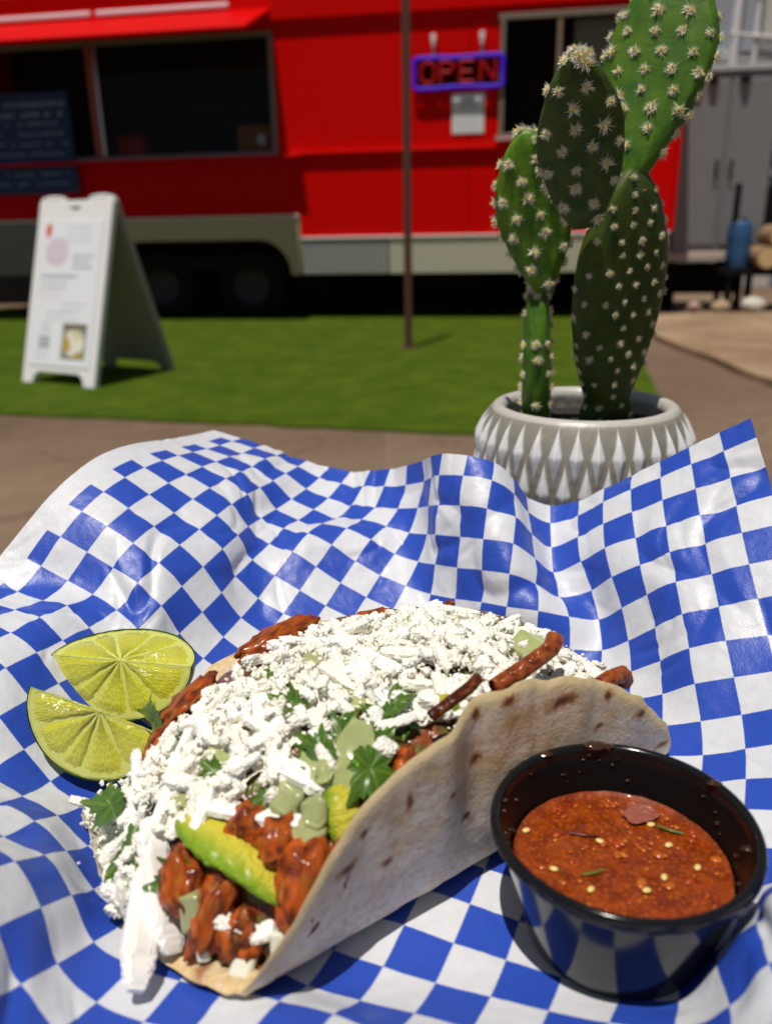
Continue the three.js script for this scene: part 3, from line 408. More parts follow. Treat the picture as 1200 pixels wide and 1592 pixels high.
{
  const t = thing('cactus', 'green prickly pear cactus with white spine tufts in the faceted pot', 'cactus', POT);
  const tufts = [0, 1, 2, 3].map((k) => {
    const r = rngOf(100 + k), list = [];
    for (let i = 0; i < 68; i++) {
      const long = i < 58, a = r() * 6.283, el = long ? 0.04 + r() * 0.75 : 0.9 + r() * 0.6, len = (long ? 0.0017 + r() * r() * 0.0018 : 0.0014 + r() * 0.0012), rad = long ? 0.00017 : 0.00030;
      const c = new THREE.ConeGeometry(rad, len, 4, 1, true); c.translate(0, len / 2, 0); c.deleteAttribute('uv');
      const bx = (r() - 0.5) * 0.0014, bz = (r() - 0.5) * 0.0014;
      c.applyQuaternion(new THREE.Quaternion().setFromUnitVectors(V(0, 1, 0), V(Math.cos(a) * Math.cos(el), Math.sin(el), Math.sin(a) * Math.cos(el)))); c.translate(bx, 0, bz);
      const p = c.attributes.position, col = []; for (let j = 0; j < p.count; j++) { const d = Math.hypot(p.getX(j) - bx, p.getY(j), p.getZ(j) - bz) / len; const q = long ? mixc([0.84, 0.74, 0.36], [0.96, 0.96, 0.94], sstep(d, 0.0, 0.30)) : [0.80, 0.66, 0.22]; col.push(...q); }
      c.setAttribute('color', new THREE.Float32BufferAttribute(col, 3)); list.push(c.toNonIndexed());
    }
    const b = new THREE.SphereGeometry(0.00085, 8, 5); b.scale(1, 0.5, 1); b.deleteAttribute('uv'); setColors(b, () => [0.55, 0.42, 0.13]); list.push(b.toNonIndexed());
    const g = mergeGeometries(list); return g;
  });
  const spineMat = std([1, 1, 1], 0.7, { vertexColors: true, side: THREE.DoubleSide });
  const skin = colorTex(512, 512, (u, v) => { const k = 1 + 0.22 * fbm2(u * 18, v * 18, 4) + 0.08 * n2(u * 160, v * 160); return mixc([0.020, 0.072, 0.012], [0.040, 0.105, 0.014], clamp(0.5 + fbm2(u * 5, v * 5, 3), 0, 1)).map((x) => x * k); }, true);
  const skinBump = greyTex(256, 256, (u, v) => 0.5 + 0.4 * fbm2(u * 30, v * 30, 3), true);
  const greens = { deep: [2.2, 1.7, 1.0], bright: [3.3, 2.4, 1.0], olive: [1.7, 0.95, 0.95] };  // bright for the sunlit pad, olive for shaded ones: light put into the tint
  const POTV = V(...POT);
  // base and tip are world points; facing is the pad's broad-side direction
  function pad(base, tip, facing, wide, thick, kind, opt = {}) {
    const B = V(...base), T = V(...tip), L = T.clone().sub(B), len = L.length(); L.normalize();
    const N = V(...facing); N.addScaledVector(L, -N.dot(L)).normalize(); const Wv = L.clone().cross(N).normalize();
    const frame = new THREE.Matrix4().makeBasis(Wv, L, N).setPosition(B.clone().sub(POTV));
    const taper = opt.taper ?? 0.55, bend = opt.bend ?? 0;
    const half = (s) => { const x = clamp(s, 0, 1); const bulge = Math.pow(Math.sin(Math.PI * Math.pow(mix(0.03, 1, x), taper)), 0.62); const root = opt.root ?? 0.32; return wide / 2 * Math.max(bulge, root * (1 - sstep(x, 0.0, 0.35)) * (x < 0.5 ? 1 : 0)) * (x >= 1 ? 0 : 1); };
    const th = (s) => thick / 2 * Math.pow(Math.max(0, 1 - Math.pow(Math.abs(2 * s - 1), 7)), 0.5) * mix(1.12, 0.86, s);
    const at = (s, a) => { const c = Math.cos(a), si = Math.sin(a), e = (x, k) => Math.sign(x) * Math.pow(Math.abs(x), k); const lump = 1 + 0.03 * n3(c * 2 + len * 50, s * 4, si * 2); return V(half(s) * e(c, 0.75) * lump, s * len, th(s) * e(si, 0.8) * lump + bend * (s - 0.5) * (s - 0.5)); };
    const g = gridGeo(56, 60, (u, v) => at(v, u * Math.PI * 2), true); g.applyMatrix4(frame);
    const col = greens[kind], mat = std(col, 0.45, { specularIntensity: 0.3, map: skin, bumpMap: skinBump, bumpScale: 0.00012, side: THREE.DoubleSide, clearcoat: 0.15, clearcoatRoughness: 0.4 });
    const m = part('pad', g, mat, t);
    const put = (s, a, k = 1) => {
      const e = 0.01, p = at(s, a), du = at(s, a + e).sub(at(s, a - e)), dv = at(Math.min(s + e, 0.999), a).sub(at(s - e, a)), n = du.cross(dv).normalize(); if (n.dot(V(p.x, 0, p.z)) < 0 && Math.hypot(p.x, p.z) > 1e-5) n.negate();
      const q = new THREE.Mesh(tufts[Math.floor(rng() * 4)], spineMat); q.name = numbered('spine_tuft');
      const up = new THREE.Quaternion().setFromUnitVectors(V(0, 1, 0), n), spin = new THREE.Quaternion().setFromAxisAngle(V(0, 1, 0), rng() * 6.28);
      const mtx = new THREE.Matrix4().compose(p, up.multiply(spin), V(1, 1, 1).multiplyScalar(k * (0.85 + 0.35 * rng()))); mtx.premultiply(frame); mtx.decompose(q.position, q.quaternion, q.scale); m.add(q);
    };
    const step = opt.step ?? 0.0105, size = opt.size ?? 1, rowsN = Math.max(2, Math.round(len / (step * 0.82)));
    for (let j = 0; j < rowsN; j++) {
      const s = (j + 0.75) / (rowsN + 0.35), h = half(s), nn = Math.floor(2 * h * 0.92 / step);
      for (const side of opt.sides ?? [1]) for (let i = 0; i <= nn; i++) { const f = nn ? (i + (j % 2 ? 0.28 : -0.22) + 0.12 * (rng() - 0.5)) / nn : 0.5; if (f < 0.04 || f > 0.96 || rng() < (opt.skip ?? 0.04)) continue; const x = clamp(2 * f - 1, -1, 1), a = Math.acos(clamp(Math.sign(x) * Math.pow(Math.abs(x), 1 / 0.75), -1, 1)); put(s + 0.012 * (rng() - 0.5), side * a, size); }
      if (!(opt.noEdge)) for (const a of [0.02, Math.PI - 0.02]) if (rng() < (opt.edge ?? 0.75)) put(s, a + 0.2 * (rng() - 0.5), size);
    }
    for (let i = 0; i < (opt.crown ?? 0); i++) put(0.955 + 0.035 * rng(), rng() * Math.PI * 2, size * 1.05);
    return m;
  }
  pad([0.0737, 0.8735, -0.3928], [0.0720, 0.9395, -0.3926], [0.97, 0, 0.22], 0.0235, 0.0128, 'deep', { sides: [1, -1], step: 0.009, crown: 14, root: 0.8, taper: 0.9, size: 1.1 });
  pad([0.0747, 0.9360, -0.3908], [0.0616, 1.0045, -0.3795], [-0.16, -0.05, 0.98], 0.0335, 0.0100, 'bright', { crown: 4, taper: 1.25, root: 0.3, size: 1.25, step: 0.0098 });
  pad([0.1070, 0.8735, -0.3944], [0.1068, 0.9893, -0.3728], [0.40, -0.30, 0.86], 0.0490, 0.0145, 'olive', { step: 0.0080, size: 0.85, taper: 1.25, root: 0.62, skip: 0.06 });
  pad([0.0850, 0.9645, -0.3630], [0.0722, 1.0260, -0.3357], [-0.06, -0.42, 0.90], 0.0335, 0.0105, 'olive', { crown: 12, taper: 1.05, root: 0.3, step: 0.0098, edge: 0.5, size: 1.25 });
  pad([0.1040, 0.9750, -0.3755], [0.1242, 1.0650, -0.3893], [-0.48, 0.20, 0.85], 0.0445, 0.0125, 'deep', { taper: 1.6, root: 0.3, step: 0.0096, size: 1.22 });
}
// ------------------------------------------------------------------ lime wedges
{
  const pulp = greyTex(512, 512, (u, v) => { const x = u * 26, y = v * 9; let d = 1; for (let i = -1; i <= 1; i++) for (let j = -1; j <= 1; j++) { const cx = Math.floor(x) + i, cy = Math.floor(y) + j, px = cx + 0.5 + 0.45 * n2(cx * 7.3, cy * 3.1), py = cy + 0.5 + 0.45 * n2(cx * 2.7 + 50, cy * 5.3); d = Math.min(d, Math.hypot(x - px, (y - py) * 1.0)); } return 1 - d; }, true);
  const pulpCol = colorTex(512, 512, (u, v) => { const k = 1 + 0.25 * fbm2(u * 60, v * 16, 3); return mixc([0.50, 0.50, 0.014], [0.68, 0.66, 0.07], clamp(0.45 + 0.6 * fbm2(u * 30 + 3, v * 9, 3), 0, 1)).map((x) => x * k); }, true);
  const rindBump = greyTex(256, 256, (u, v) => 0.5 + 0.5 * n2(u * 50, v * 50), true);
  const rindMat = std([0.075, 0.16, 0.012], 0.38, { bumpMap: tiled(rindBump, 2, 2), bumpScale: 0.00015, clearcoat: 0.4, clearcoatRoughness: 0.25 });
  const pithMat = std([0.60, 0.63, 0.16], 0.4), fleshMat = std([1, 1, 1], 0.16, { map: pulpCol, bumpMap: pulp, bumpScale: 0.0002, clearcoat: 0.9, clearcoatRoughness: 0.06, sheen: 0 });
  // ridge along X, first cut face towards A, second cut face towards Bd, rind between them
  function wedge(label, C, X, A, Bd, rx, r, seed) {
    const t = thing('lime_wedge', label, 'lime wedge', C);
    const x = V(...X).normalize(), a = V(...A); a.addScaledVector(x, -a.dot(x)).normalize(); const b = V(...Bd); b.addScaledVector(x, -b.dot(x)).normalize();
    const open = Math.acos(clamp(a.dot(b), -1, 1)), c = b.clone().addScaledVector(a, -b.dot(a)).normalize();
    const at = (u, rho, psi) => { const d = a.clone().multiplyScalar(Math.cos(psi)).addScaledVector(c, Math.sin(psi)); return x.clone().multiplyScalar(u).addScaledVector(d, rho); };
    const prof = (s) => { const k = Math.cos(s * Math.PI); const nip = 1 + 0.10 * Math.pow(Math.abs(k), 8); return [-k * rx * nip, r * Math.pow(Math.sin(s * Math.PI), 0.86)]; };
    const rind = gridGeo(56, 30, (s, v) => { const [u, q] = prof(s); const k = 1 + 0.006 * n3(u * 260, v * 9, seed); return at(u * k, q * k, mix(-0.02, open + 0.02, v)); }, false);
    const inner = gridGeo(56, 6, (s, v) => { const [u, q] = prof(s); return at(u * 0.965, q * 0.965, v * open); });
    part('rind', merged([rind, inner]), Object.assign(rindMat, { side: THREE.DoubleSide }), t);
    for (const face of [0, 1]) {
      const psi = face ? open : 0, nrm = at(0, 1, psi + (face ? Math.PI / 2 : -Math.PI / 2)).normalize();
      const P = (s, k, up) => { const [u, q] = prof(s); return at(u * k, q * k, psi).addScaledVector(nrm, up); };
      const pg = gridGeo(56, 14, (s, v) => P(s, v * 0.985, -0.0001 + 0.0001 * n2(s * 20, v * 9 + seed)));
      part('pith', pg, Object.assign(pithMat, { side: THREE.DoubleSide }), t);
      const cuts = [0.0, 0.17, 0.36, 0.55, 0.74, 1.0].map((q, i, l) => (i && i < l.length - 1 ? q + 0.035 * Math.sin(seed * 3 + i * 2.3) : q));
      for (let i = 0; i < 5; i++) {
        const lo = cuts[i] + 0.0015, hi = cuts[i + 1] - 0.0015;
        const sgm = gridGeo(16, 22, (s, v) => { const e = Math.min(s, 1 - s) * 2, f = Math.min(v, 1 - v) * 2, dome = 0.0007 * sstep(e, 0, 0.5) * sstep(f, 0, 0.4); const sq = mix(lo, hi, s), k = mix(0.03, 0.925 - 0.02 * Math.pow(1 - e, 3), v); return P(mix(mix(lo, hi, 0.5), sq, Math.min(1, 0.35 + v * 1.3)), k, -0.00016 + dome + 0.00012 * n2(s * 14 + i * 5, v * 22 + seed) * (e > 0.1 && f > 0.05 ? 1 : 0)); });
        part('flesh_segment', sgm, Object.assign(fleshMat, { side: THREE.DoubleSide }), t);
      }
    }
    return t;
  }
  wedge('lime wedge in front with its pale cut face towards the viewer', [-0.0852, 0.8328, -0.2105], [0.9313, -0.3443, 0.1186], [-0.3642, -0.8805, 0.3033], [-0.30, -0.50, -0.70], 0.0200, 0.0200, 1.3);
  wedge('lime wedge lying behind the other one with its ridge up', [-0.0870, 0.8350, -0.2375], [0.975, 0.0, 0.20], [0.12, 0.06, -0.98], [0.02, -0.93, 0.32], 0.0225, 0.0195, 4.1);
}

// ------------------------------------------------------------------ black sauce cup and salsa
const CUP = [0.0529, TABLE + 0.0062, -0.1546];
{
  const t = thing('sauce_cup', 'glossy black plastic portion cup standing right of the taco', 'sauce cup', CUP);
  const pr = [[0, 0.0006], [0.0190, 0.0006], [0.0202, 0], [0.0210, 0.0008], [0.0282, 0.0272], [0.0286, 0.0279], [0.0298, 0.0281], [0.0302, 0.0288], [0.0302, 0.0302], [0.0297, 0.0311], [0.0289, 0.0313], [0.0281, 0.0308], [0.0278, 0.0300], [0.0276, 0.0280], [0.0268, 0.0262], [0.0204, 0.0022], [0.0190, 0.0014], [0, 0.0013]].map((p) => new THREE.Vector2(...p));
  const pl = std([0.008, 0.008, 0.009], 0.14, { specularIntensity: 0.75, side: THREE.DoubleSide });
  part('cup', new THREE.LatheGeometry(pr.slice(0, 14), 128), pl, t); part('inner_wall', new THREE.LatheGeometry(pr.slice(13), 128), std([0.006, 0.005, 0.005], 0.35, { specularIntensity: 0.35, side: THREE.DoubleSide }), t);
  const film = std([0.045, 0.014, 0.004], 0.12, { clearcoat: 1, clearcoatRoughness: 0.05 });
  const r = rngOf(61), bits = [];
  for (let i = 0; i < 46; i++) { const a = -Math.PI / 2 + (r() - 0.5) * 4.6, y = r() < 0.35 ? 0.0308 : 0.019 + r() * 0.011, rad = y > 0.0305 ? 0.0286 : 0.0200 + (y - 0.002) / 0.0242 * 0.0064; const s = 0.00025 + 0.0005 * r() * r(); bits.push(blob(1, s * (1 + r()), s * 0.55, s, 0.3, 2, i).translate(rad * Math.cos(a), y, rad * Math.sin(a))); }
  for (const [a, s] of [[-1.55, 0.0021], [-1.45, 0.0013], [-2.05, 0.0011], [-0.45, 0.0012], [0.2, 0.0017]]) bits.push(blob(3, s * 1.5, s * 0.5, s * 0.8, 0.4, 1.5, a).translate(0.0282 * Math.cos(a), 0.0311 - (a > 0 ? 0.004 : 0), 0.0282 * Math.sin(a)));
  const sm = part('sauce_smear', merged(bits), film, t); sm.userData.kind = 'stuff';

  const s = thing('salsa', 'orange red salsa with pale seeds inside the black cup', 'salsa', CUP);
  const LV = 0.0188, RR = 0.0246;
  const col = colorTex(512, 512, (u, v) => { const a = fbm2(u * 7, v * 7, 4), b = fbm2(u * 26 + 3, v * 26, 3), c = fbm2(u * 70, v * 70, 2); let q = mixc([0.13, 0.014, 0.001], [0.29, 0.046, 0.002], clamp(0.5 + 0.8 * a, 0, 1)); q = mixc(q, [0.42, 0.085, 0.005], clamp((b - 0.12) * 2.4, 0, 0.7)); q = mixc(q, [0.10, 0.035, 0.008], clamp((c - 0.28) * 2, 0, 0.6)); return q; });
  const sg = gridGeo(128, 48, (u, v) => { const a = -u * Math.PI * 2, q = v * RR, x = q * Math.cos(a), z = q * Math.sin(a); return V(x, LV + 0.0011 * Math.pow(v, 22) + 0.00034 * fbm2(x * 130, z * 130, 2) + 0.0001 * fbm2(x * 500, z * 500, 2) * (1 - v * v * 0.5) + 0.0009 * Math.max(0, fbm2(x * 120 + 4, z * 120, 2) - 0.25), z); }, true);
  { const p = sg.attributes.position, uv = sg.attributes.uv; for (let i = 0; i < p.count; i++) uv.setXY(i, p.getX(i) / 0.052 + 0.5, p.getZ(i) / 0.052 + 0.5); }
  part('sauce', sg, std([1, 1, 1], 0.45, { map: col, specularIntensity: 0.3, clearcoat: 0.9, clearcoatRoughness: 0.03, side: THREE.DoubleSide }), s);
  const seedMat = std([0.78, 0.60, 0.20], 0.3, { clearcoat: 0.5 });
  const seed = blob(2, 0.00105, 0.00045, 0.00075, 0.12, 1.2, 3);
  for (const [x, z, a] of [[-20.0, -11, 0.4], [-3, -6.8, -0.5], [11.0, -12.2, 0.2], [-15.8, 2.0, -0.3], [8.6, 5.2, 1.2], [-8.8, 8.4, 0.8], [3.5, 9.0, 0.1], [17.2, 2.4, 0.9], [13, -5, 0.3]]) { const m = part('seed', seed, seedMat, s); m.position.set(x / 1000, LV + 0.0006, z / 1000); m.rotation.y = a; }
  const on = part('onion_piece', displace(gridGeo(16, 10, (u, v) => V((u - 0.5) * 0.0085, 0.0004 * Math.sin(u * 3), (v - 0.5) * 0.0062 * (0.6 + 0.4 * Math.sin(u * 3.1)))), (q) => { q.y += 0.0006 * fbm2(q.x * 400, q.z * 400, 2); }), std([0.30, 0.085, 0.055], 0.15, { side: THREE.DoubleSide, clearcoat: 1 }), s); on.position.set(0.0095, LV + 0.0010, -0.0155); on.rotation.set(0.06, 0.35, 0);
  for (const [x, z, l, a, c] of [[15.2, -10.5, 6, 0.5, [0.12, 0.13, 0.02]], [-7.0, 3.0, 5.5, -0.25, [0.14, 0.12, 0.02]], [-6, -9.5, 7, 0.2, [0.12, 0.012, 0.004]]]) { const m = part('herb_shred', tube([V(-l / 2000, 0, 0), V(0, 0.0004, 0.0004), V(l / 2000, 0, 0)], 0.00055, 10, 6), std(c, 0.3), s); m.position.set(x / 1000, LV + 0.0004, z / 1000); m.rotation.y = -a; m.scale.y = 0.5; }
  const fl = []; for (let i = 0; i < 90; i++) { const q = Math.sqrt(r()) * 0.0225, a = r() * 6.283, k = 0.0004 + 0.0009 * r() * r(); fl.push(setColors(blob(1, k * 1.4, k * 0.5, k, 0.35, 1.6, i + 0.5).rotateY(a).translate(q * Math.cos(a), LV + 0.0003, q * Math.sin(a)), () => mixc([0.38, 0.04, 0.004], [0.50, 0.13, 0.012], (i % 7) / 6))); }
  const fm = part('pepper_flakes', merged(fl), std([1, 1, 1], 0.2, { vertexColors: true, clearcoat: 0.8 }), s); fm.userData.kind = 'stuff';
}

// ------------------------------------------------------------------ taco (local: x along the fold, y up, z towards the viewer's right; lengths below in mm)
{
  const turn = Math.atan2(0.5724, 0.82), O = V(0.003, TABLE + 0.006, -0.168);
  const t = thing('taco', 'folded flour tortilla taco heaped with white cheese and orange chicken', 'taco', O.toArray(), turn);
  const mm = (u, h, v) => V(u * 0.001, h * 0.001, -v * 0.001);
  const paperH = (u, v) => { const w = mm(u, 0, v).applyAxisAngle(V(0, 1, 0), turn).add(O); return (paper.y(w.x, w.z) - O.y) * 1000; };
  const heap = (u, v) => { const r = ((u - 24) / 84) ** 2 + ((v - 32) / (v < 32 ? 64 : 72)) ** 2; return 3 + 45 * Math.sqrt(Math.max(0, 1 - r)); };
  const cross = (u, q) => {                      // tortilla section: distance q from the fold line -> [v, h]
    let v = 0, h = 0; const n = Math.max(1, Math.round(Math.abs(q))), d = Math.abs(q) / n;
    if (q < 0) { const am = (86 + 5 * sstep(u, 2, 16) * (1 - sstep(u, 58, 74)) - 20 * (1 - sstep(u, -58, -20)) - 10 * sstep(u, 75, 98)) * Math.PI / 180; for (let i = 0; i < n; i++) { const al = am * (1 - Math.exp(-(i + 0.5) * d / 7)); v -= Math.cos(al) * d; h += Math.sin(al) * d; } }
    else for (let i = 0; i < n; i++) { const x = (i + 0.5) * d, be = (3 + 19 * sstep(x, 15, 60) * sstep(u, -60, -10)) * Math.PI / 180; v += Math.cos(be) * d; h += Math.sin(be) * d; }
    return [v, h];
  };
  // --- tortilla
  const CU = 21, CQ = 23, CR = 81, TK = 2.1;
  const edgeR = (a) => CR * (1 + 0.012 * n2(Math.cos(a) * 2, Math.sin(a) * 2) + 0.006 * n2(Math.cos(a) * 7 + 4, Math.sin(a) * 7));
  const NU = 220, NV = 64;
  const mid = (a, k) => { const R = edgeR(a) * k, u = CU + R * Math.cos(a), q = CQ + R * Math.sin(a); let [v, h] = cross(u, q); const wave = q < 0 ? sstep(-q, 8, 45) : sstep(q, 40, 90); v += wave * (0.8 * n2(u * 0.045, 3) + 0.3 * n2(u * 0.12, 7)); h += wave * 0.7 * n2(u * 0.06 + 9, 2) + 0.35 * n2(u * 0.09, q * 0.09); h = Math.max(h, paperH(u, v) + 1.2); return [u, h, v]; };
  const sheetGeo = (off) => gridGeo(NU, NV, (x, y) => { const a = -x * Math.PI * 2, k = Math.max(y, 0.004), e = 0.003, m = mid(a, k), m1 = mid(a, Math.max(0.004, k - e)), m2 = mid(a, k + e), s1 = mid(a + 0.01, k), s2 = mid(a - 0.01, k); const n = mm(...m2).sub(mm(...m1)).cross(mm(...s1).sub(mm(...s2))).normalize(); if (!off) return mm(...m); const th = off * TK * 0.5 * Math.pow(Math.max(0, 1 - Math.pow(y, 44)), 0.5); return mm(...m).addScaledVector(n, th * 0.001); }, true);
  const top = sheetGeo(1), bot = sheetGeo(-1);
  const flatUV = (g) => { const uv = g.attributes.uv; for (let i = 0; i < uv.count; i++) { const a = -uv.getX(i) * Math.PI * 2, k = uv.getY(i); uv.setXY(i, 0.5 + 0.49 * k * Math.cos(a), 0.5 + 0.49 * k * Math.sin(a)); } };
  flatUV(top); flatUV(bot);
  const spots = [[14, -54, 3.2, 2.8], [44, -47.5, 8.5, 3.0], [14, -42, 3.2, 2.6], [25, -55, 4, 2], [62, -43, 2.6, 2.6], [74, -34, 3.6, 2.4], [86, -18, 4.6, 2.0], [59, -34, 3, 1.6], [11, -28, 2.6, 2.0], [-7, -42, 1.6, 4.0], [-25, -34, 4.6, 2.4], [-20, -40, 2, 2], [5, -38, 1.5, 1.2], [-13, -28, 2.2, 1.4], [38, -20, 3.5, 2.5], [-30, 8, 5, 4], [0, 50, 6, 5], [40, 60, 7, 5]];
  const tortTex = (inside) => colorTex(1024, 1024, (x, y) => {
    const u = CU + (x - 0.5) / 0.49 * CR, q = CQ + (y - 0.5) / 0.49 * CR, d = Math.hypot(x - 0.5, y - 0.5) / 0.49;
    const f = fbm2(u * 0.05, q * 0.05, 4), m = fbm2(u * 0.22, q * 0.22, 4), fine = n2(u * 2.2, q * 2.2);
    let c = mixc([0.64, 0.49, 0.32], [0.82, 0.71, 0.56], clamp(0.55 + 0.9 * f, 0, 1));
    c = mixc(c, [0.52, 0.30, 0.13], clamp((m - 0.08) * 1.2, 0, 0.35)); c = c.map((z) => z * (1 + 0.05 * fine));
    c = mixc(c, [0.74, 0.56, 0.25], 0.7 * sstep(d, 0.92, 0.985));
    { const gold = sstep(-q, 22, 40) * (1 - sstep(d, 0.9, 0.97)) * clamp(0.5 + 1.4 * fbm2(u * 0.06 + 2, q * 0.09, 3), 0, 1); c = mixc(c, [0.55, 0.32, 0.10], 0.55 * gold); const flour = (1 - sstep(-q, 10, 30)) * clamp(fbm2(u * 0.35, q * 0.35, 4) * 1.6, 0, 0.6); c = mixc(c, [0.84, 0.80, 0.74], flour); }
    for (const [a, b, rx, ry] of spots) { const e = 1.5 * Math.hypot((u - a) / rx, (q - b) / ry) * (1 + 0.55 * fbm2(u * 0.3 + a, q * 0.3, 3)); if (e < 1.6) { c = mixc(c, [0.42, 0.15, 0.025], 0.85 * (1 - sstep(e, 0.45, 1.5))); c = mixc(c, [0.10, 0.03, 0.012], 0.9 * (1 - sstep(e, 0.25, 0.9))); } }
    if (inside) { c = mixc(c, [0.55, 0.36, 0.12], 0.4); const wet = fbm2(u * 0.05 + 8, q * 0.05, 4) + (d < 0.90 ? 0.55 : -0.35) + (q > 60 ? 0.1 : 0); c = mixc(c, mixc([0.26, 0.045, 0.012], [0.14, 0.03, 0.012], clamp(0.5 + m, 0, 1)), clamp(wet * 2.2, 0, 0.9)); }
    return c;
  });
  const tb = greyTex(512, 512, (x, y) => 0.5 + 0.35 * fbm2(x * 22, y * 22, 4) + 0.12 * n2(x * 120, y * 120));
  const dough = part('tortilla', bot, std([1, 1, 1], 0.62, { map: tortTex(false), bumpMap: tb, bumpScale: 0.00028, side: THREE.DoubleSide }), t);
  part('tortilla_inside', top, std([1, 1, 1], 0.42, { map: tortTex(true), bumpMap: tb, bumpScale: 0.0005, side: THREE.DoubleSide }), t, 'inner face stained with red sauce');

  // --- bed of filling under everything
  const wallV = (u, h) => { let best = 0, lim = -(Math.sqrt(Math.max(0, CR * CR - (u - CU) ** 2)) - CQ); for (let q = 0; q > lim; q -= 1.5) { const [v, hh] = cross(u, q); best = v; if (hh >= h) break; } return best; };
  const rimH = (u) => { const lim = CQ - Math.sqrt(Math.max(0, CR * CR - (u - CU) ** 2)); return lim < 0 ? cross(u, lim)[1] : 2; };
  const vMin = new Map(); const nearV = (u) => { const k = Math.round(u); if (!vMin.has(k)) vMin.set(k, wallV(k, Math.min(heap(k, -8), rimH(k) - 2)) + 1.6); return vMin.get(k); };
  const ground = (u, v) => { const far = v > 0 ? cross(u, v)[1] : 0; return Math.max(heap(u, v) - 1, far + 1.5, paperH(u, v) + 1.0); };
  const bed = gridGeo(110, 70, (x, y) => { const u = mix(-56, 92, x), e = Math.sqrt(Math.max(0.02, 1 - ((u - CU) / (CR - 1)) ** 2)), lo = Math.max(nearV(u), CQ - (CR - 4) * e), hi = CQ + (CR - 9) * e - 2; const v = mix(lo, Math.max(hi, lo + 1), y); const edge = Math.min(1, Math.min(x, 1 - x) * 10, (1 - y) * 8); const h = mix(Math.max(v > 0 ? cross(u, v)[1] : 0, paperH(u, v)) + 1.2, Math.min(ground(u, v), rimH(u) > 4 && v < 2 ? rimH(u) - 1.5 : 99) + 1.4 * fbm2(u * 0.16, v * 0.16, 3), edge); return mm(u, h, v); });
  setColors(bed, (x, y, z) => { const a = fbm3(x * 140, y * 140, z * 140, 3); return a > 0.02 ? mixc([0.13, 0.022, 0.006], [0.24, 0.055, 0.010], clamp(a * 3, 0, 1)) : mixc([0.10, 0.05, 0.015], [0.16, 0.17, 0.05], clamp(-a * 3, 0, 1)); });
  part('filling_bed', bed, std([1, 1, 1], 0.3, { vertexColors: true, clearcoat: 0.5, clearcoatRoughness: 0.2, side: THREE.DoubleSide, bumpMap: tb, bumpScale: 0.0006 }), t);

  const slope = (u, v) => { const e = 2; return V((ground(u - e, v) - ground(u + e, v)) / (2 * e), 1, -(ground(u, v - e) - ground(u, v + e)) / (2 * e)).normalize(); };
  function lay(m, u, v, up, yaw, tilt = 0, roll = 0) {
    const n = slope(u, v), q = new THREE.Quaternion().setFromUnitVectors(V(0, 1, 0), n);
    m.quaternion.copy(q).multiply(new THREE.Quaternion().setFromEuler(new THREE.Euler(roll, yaw, tilt, 'YXZ'))); m.position.copy(mm(u, ground(u, v), v)).addScaledVector(n, up * 0.001); return m;
  }
  // --- chicken
  const meatMat = std([1, 1, 1], 0.42, { vertexColors: true, clearcoat: 0.28, clearcoatRoughness: 0.18, specularIntensity: 0.4, bumpMap: tiled(tb, 0.8, 2.2), bumpScale: 0.00045 });
  const meat = (l, w, h, seed, dark = 0) => { const g = blob(5, l / 2000, h / 2000, w / 2000, 0.42, 1.15, seed, 3); displace(g, (p) => { const k = 0.00042 * fbm3(p.x * 260, p.y * 1300, p.z * 1300 + seed, 3); p.y += k; p.x += k; }); const uv = new Float32Array(g.attributes.position.count * 2); for (let i = 0; i < uv.length / 2; i++) { uv[2 * i] = g.attributes.position.getX(i) * 60; uv[2 * i + 1] = g.attributes.position.getZ(i) * 60; } g.setAttribute('uv', new THREE.BufferAttribute(uv, 2)); return setColors(g, (x, y, z) => { const a = fbm3(x * 260 + seed, y * 260, z * 260, 4); let c = mixc([0.30, 0.034, 0.003], [0.50, 0.105, 0.008], clamp(0.5 + a * 1.6, 0, 1)); c = mixc(c, [0.09, 0.014, 0.006], clamp((-a - 0.02) * 3.0 + dark, 0, 0.9)); c = mixc(c, [0.62, 0.27, 0.05], clamp((fbm3(x * 700, y * 700, z * 700 + seed, 2) - 0.22) * 2.2, 0, 0.45)); return c; }); };
  [[4, 69, 30, 12, 9, 0.15, 1, 0], [-27, 66, 22, 12, 7, 0.2, 2, 0.3], [-50.5, 15, 16, 11, 9, 0.9, 3, 0], [-48, 6, 21, 9, 8, 0.35, 4, 0], [-45.5, 0, 13, 8, 7, 0.2, 5, 0.55], [-32, 3, 13, 12, 9, 1.2, 6, 0.1], [-31.5, -5, 20, 13, 10, 0.75, 7, 0], [-1, -1.5, 8, 6, 6, 0.7, 8, 0.1], [-24, -8, 12, 7, 7, 0.6, 9, 0.1], [-36, 11, 12, 9, 8, 0.3, 10, 0.35], [44, 46, 14, 6, 5, 0.4, 11, 0.1], [-40, 56, 16, 9, 6, 0.5, 12, 0.35], [-44, -3, 9, 6, 5, 0.4, 13, 0.3], [70, 4, 10, 7, 5, 0, 14, 0], [28, 58, 18, 8, 5, 0, 15, 0.2]].forEach(([u, v, l, w, h, yaw, seed, dark]) => lay(part('chicken_piece', meat(l, w, h, seed, dark), meatMat, t), u, v, h * 0.22, yaw));
  const strip = (pts, r0, seed, dark) => { const g = tube(pts.map((p) => mm(...p)), 0.001 * r0, 60, 18); displace(g, (p) => { const k = 0.0011 * fbm3(p.x * 300, p.y * 300, p.z * 300 + seed, 3); p.y += k; p.z += k * 0.7; }); setColors(g, (x, y, z) => { const a = fbm3(x * 300, y * 300, z * 300 + seed, 3); return mixc(mixc([0.34, 0.055, 0.012], [0.46, 0.12, 0.022], clamp(0.5 + a * 1.5, 0, 1)), [0.09, 0.015, 0.006], clamp(dark - a * 1.6, 0, 0.95)); }); return part('chicken_strip', g, meatMat, t); };
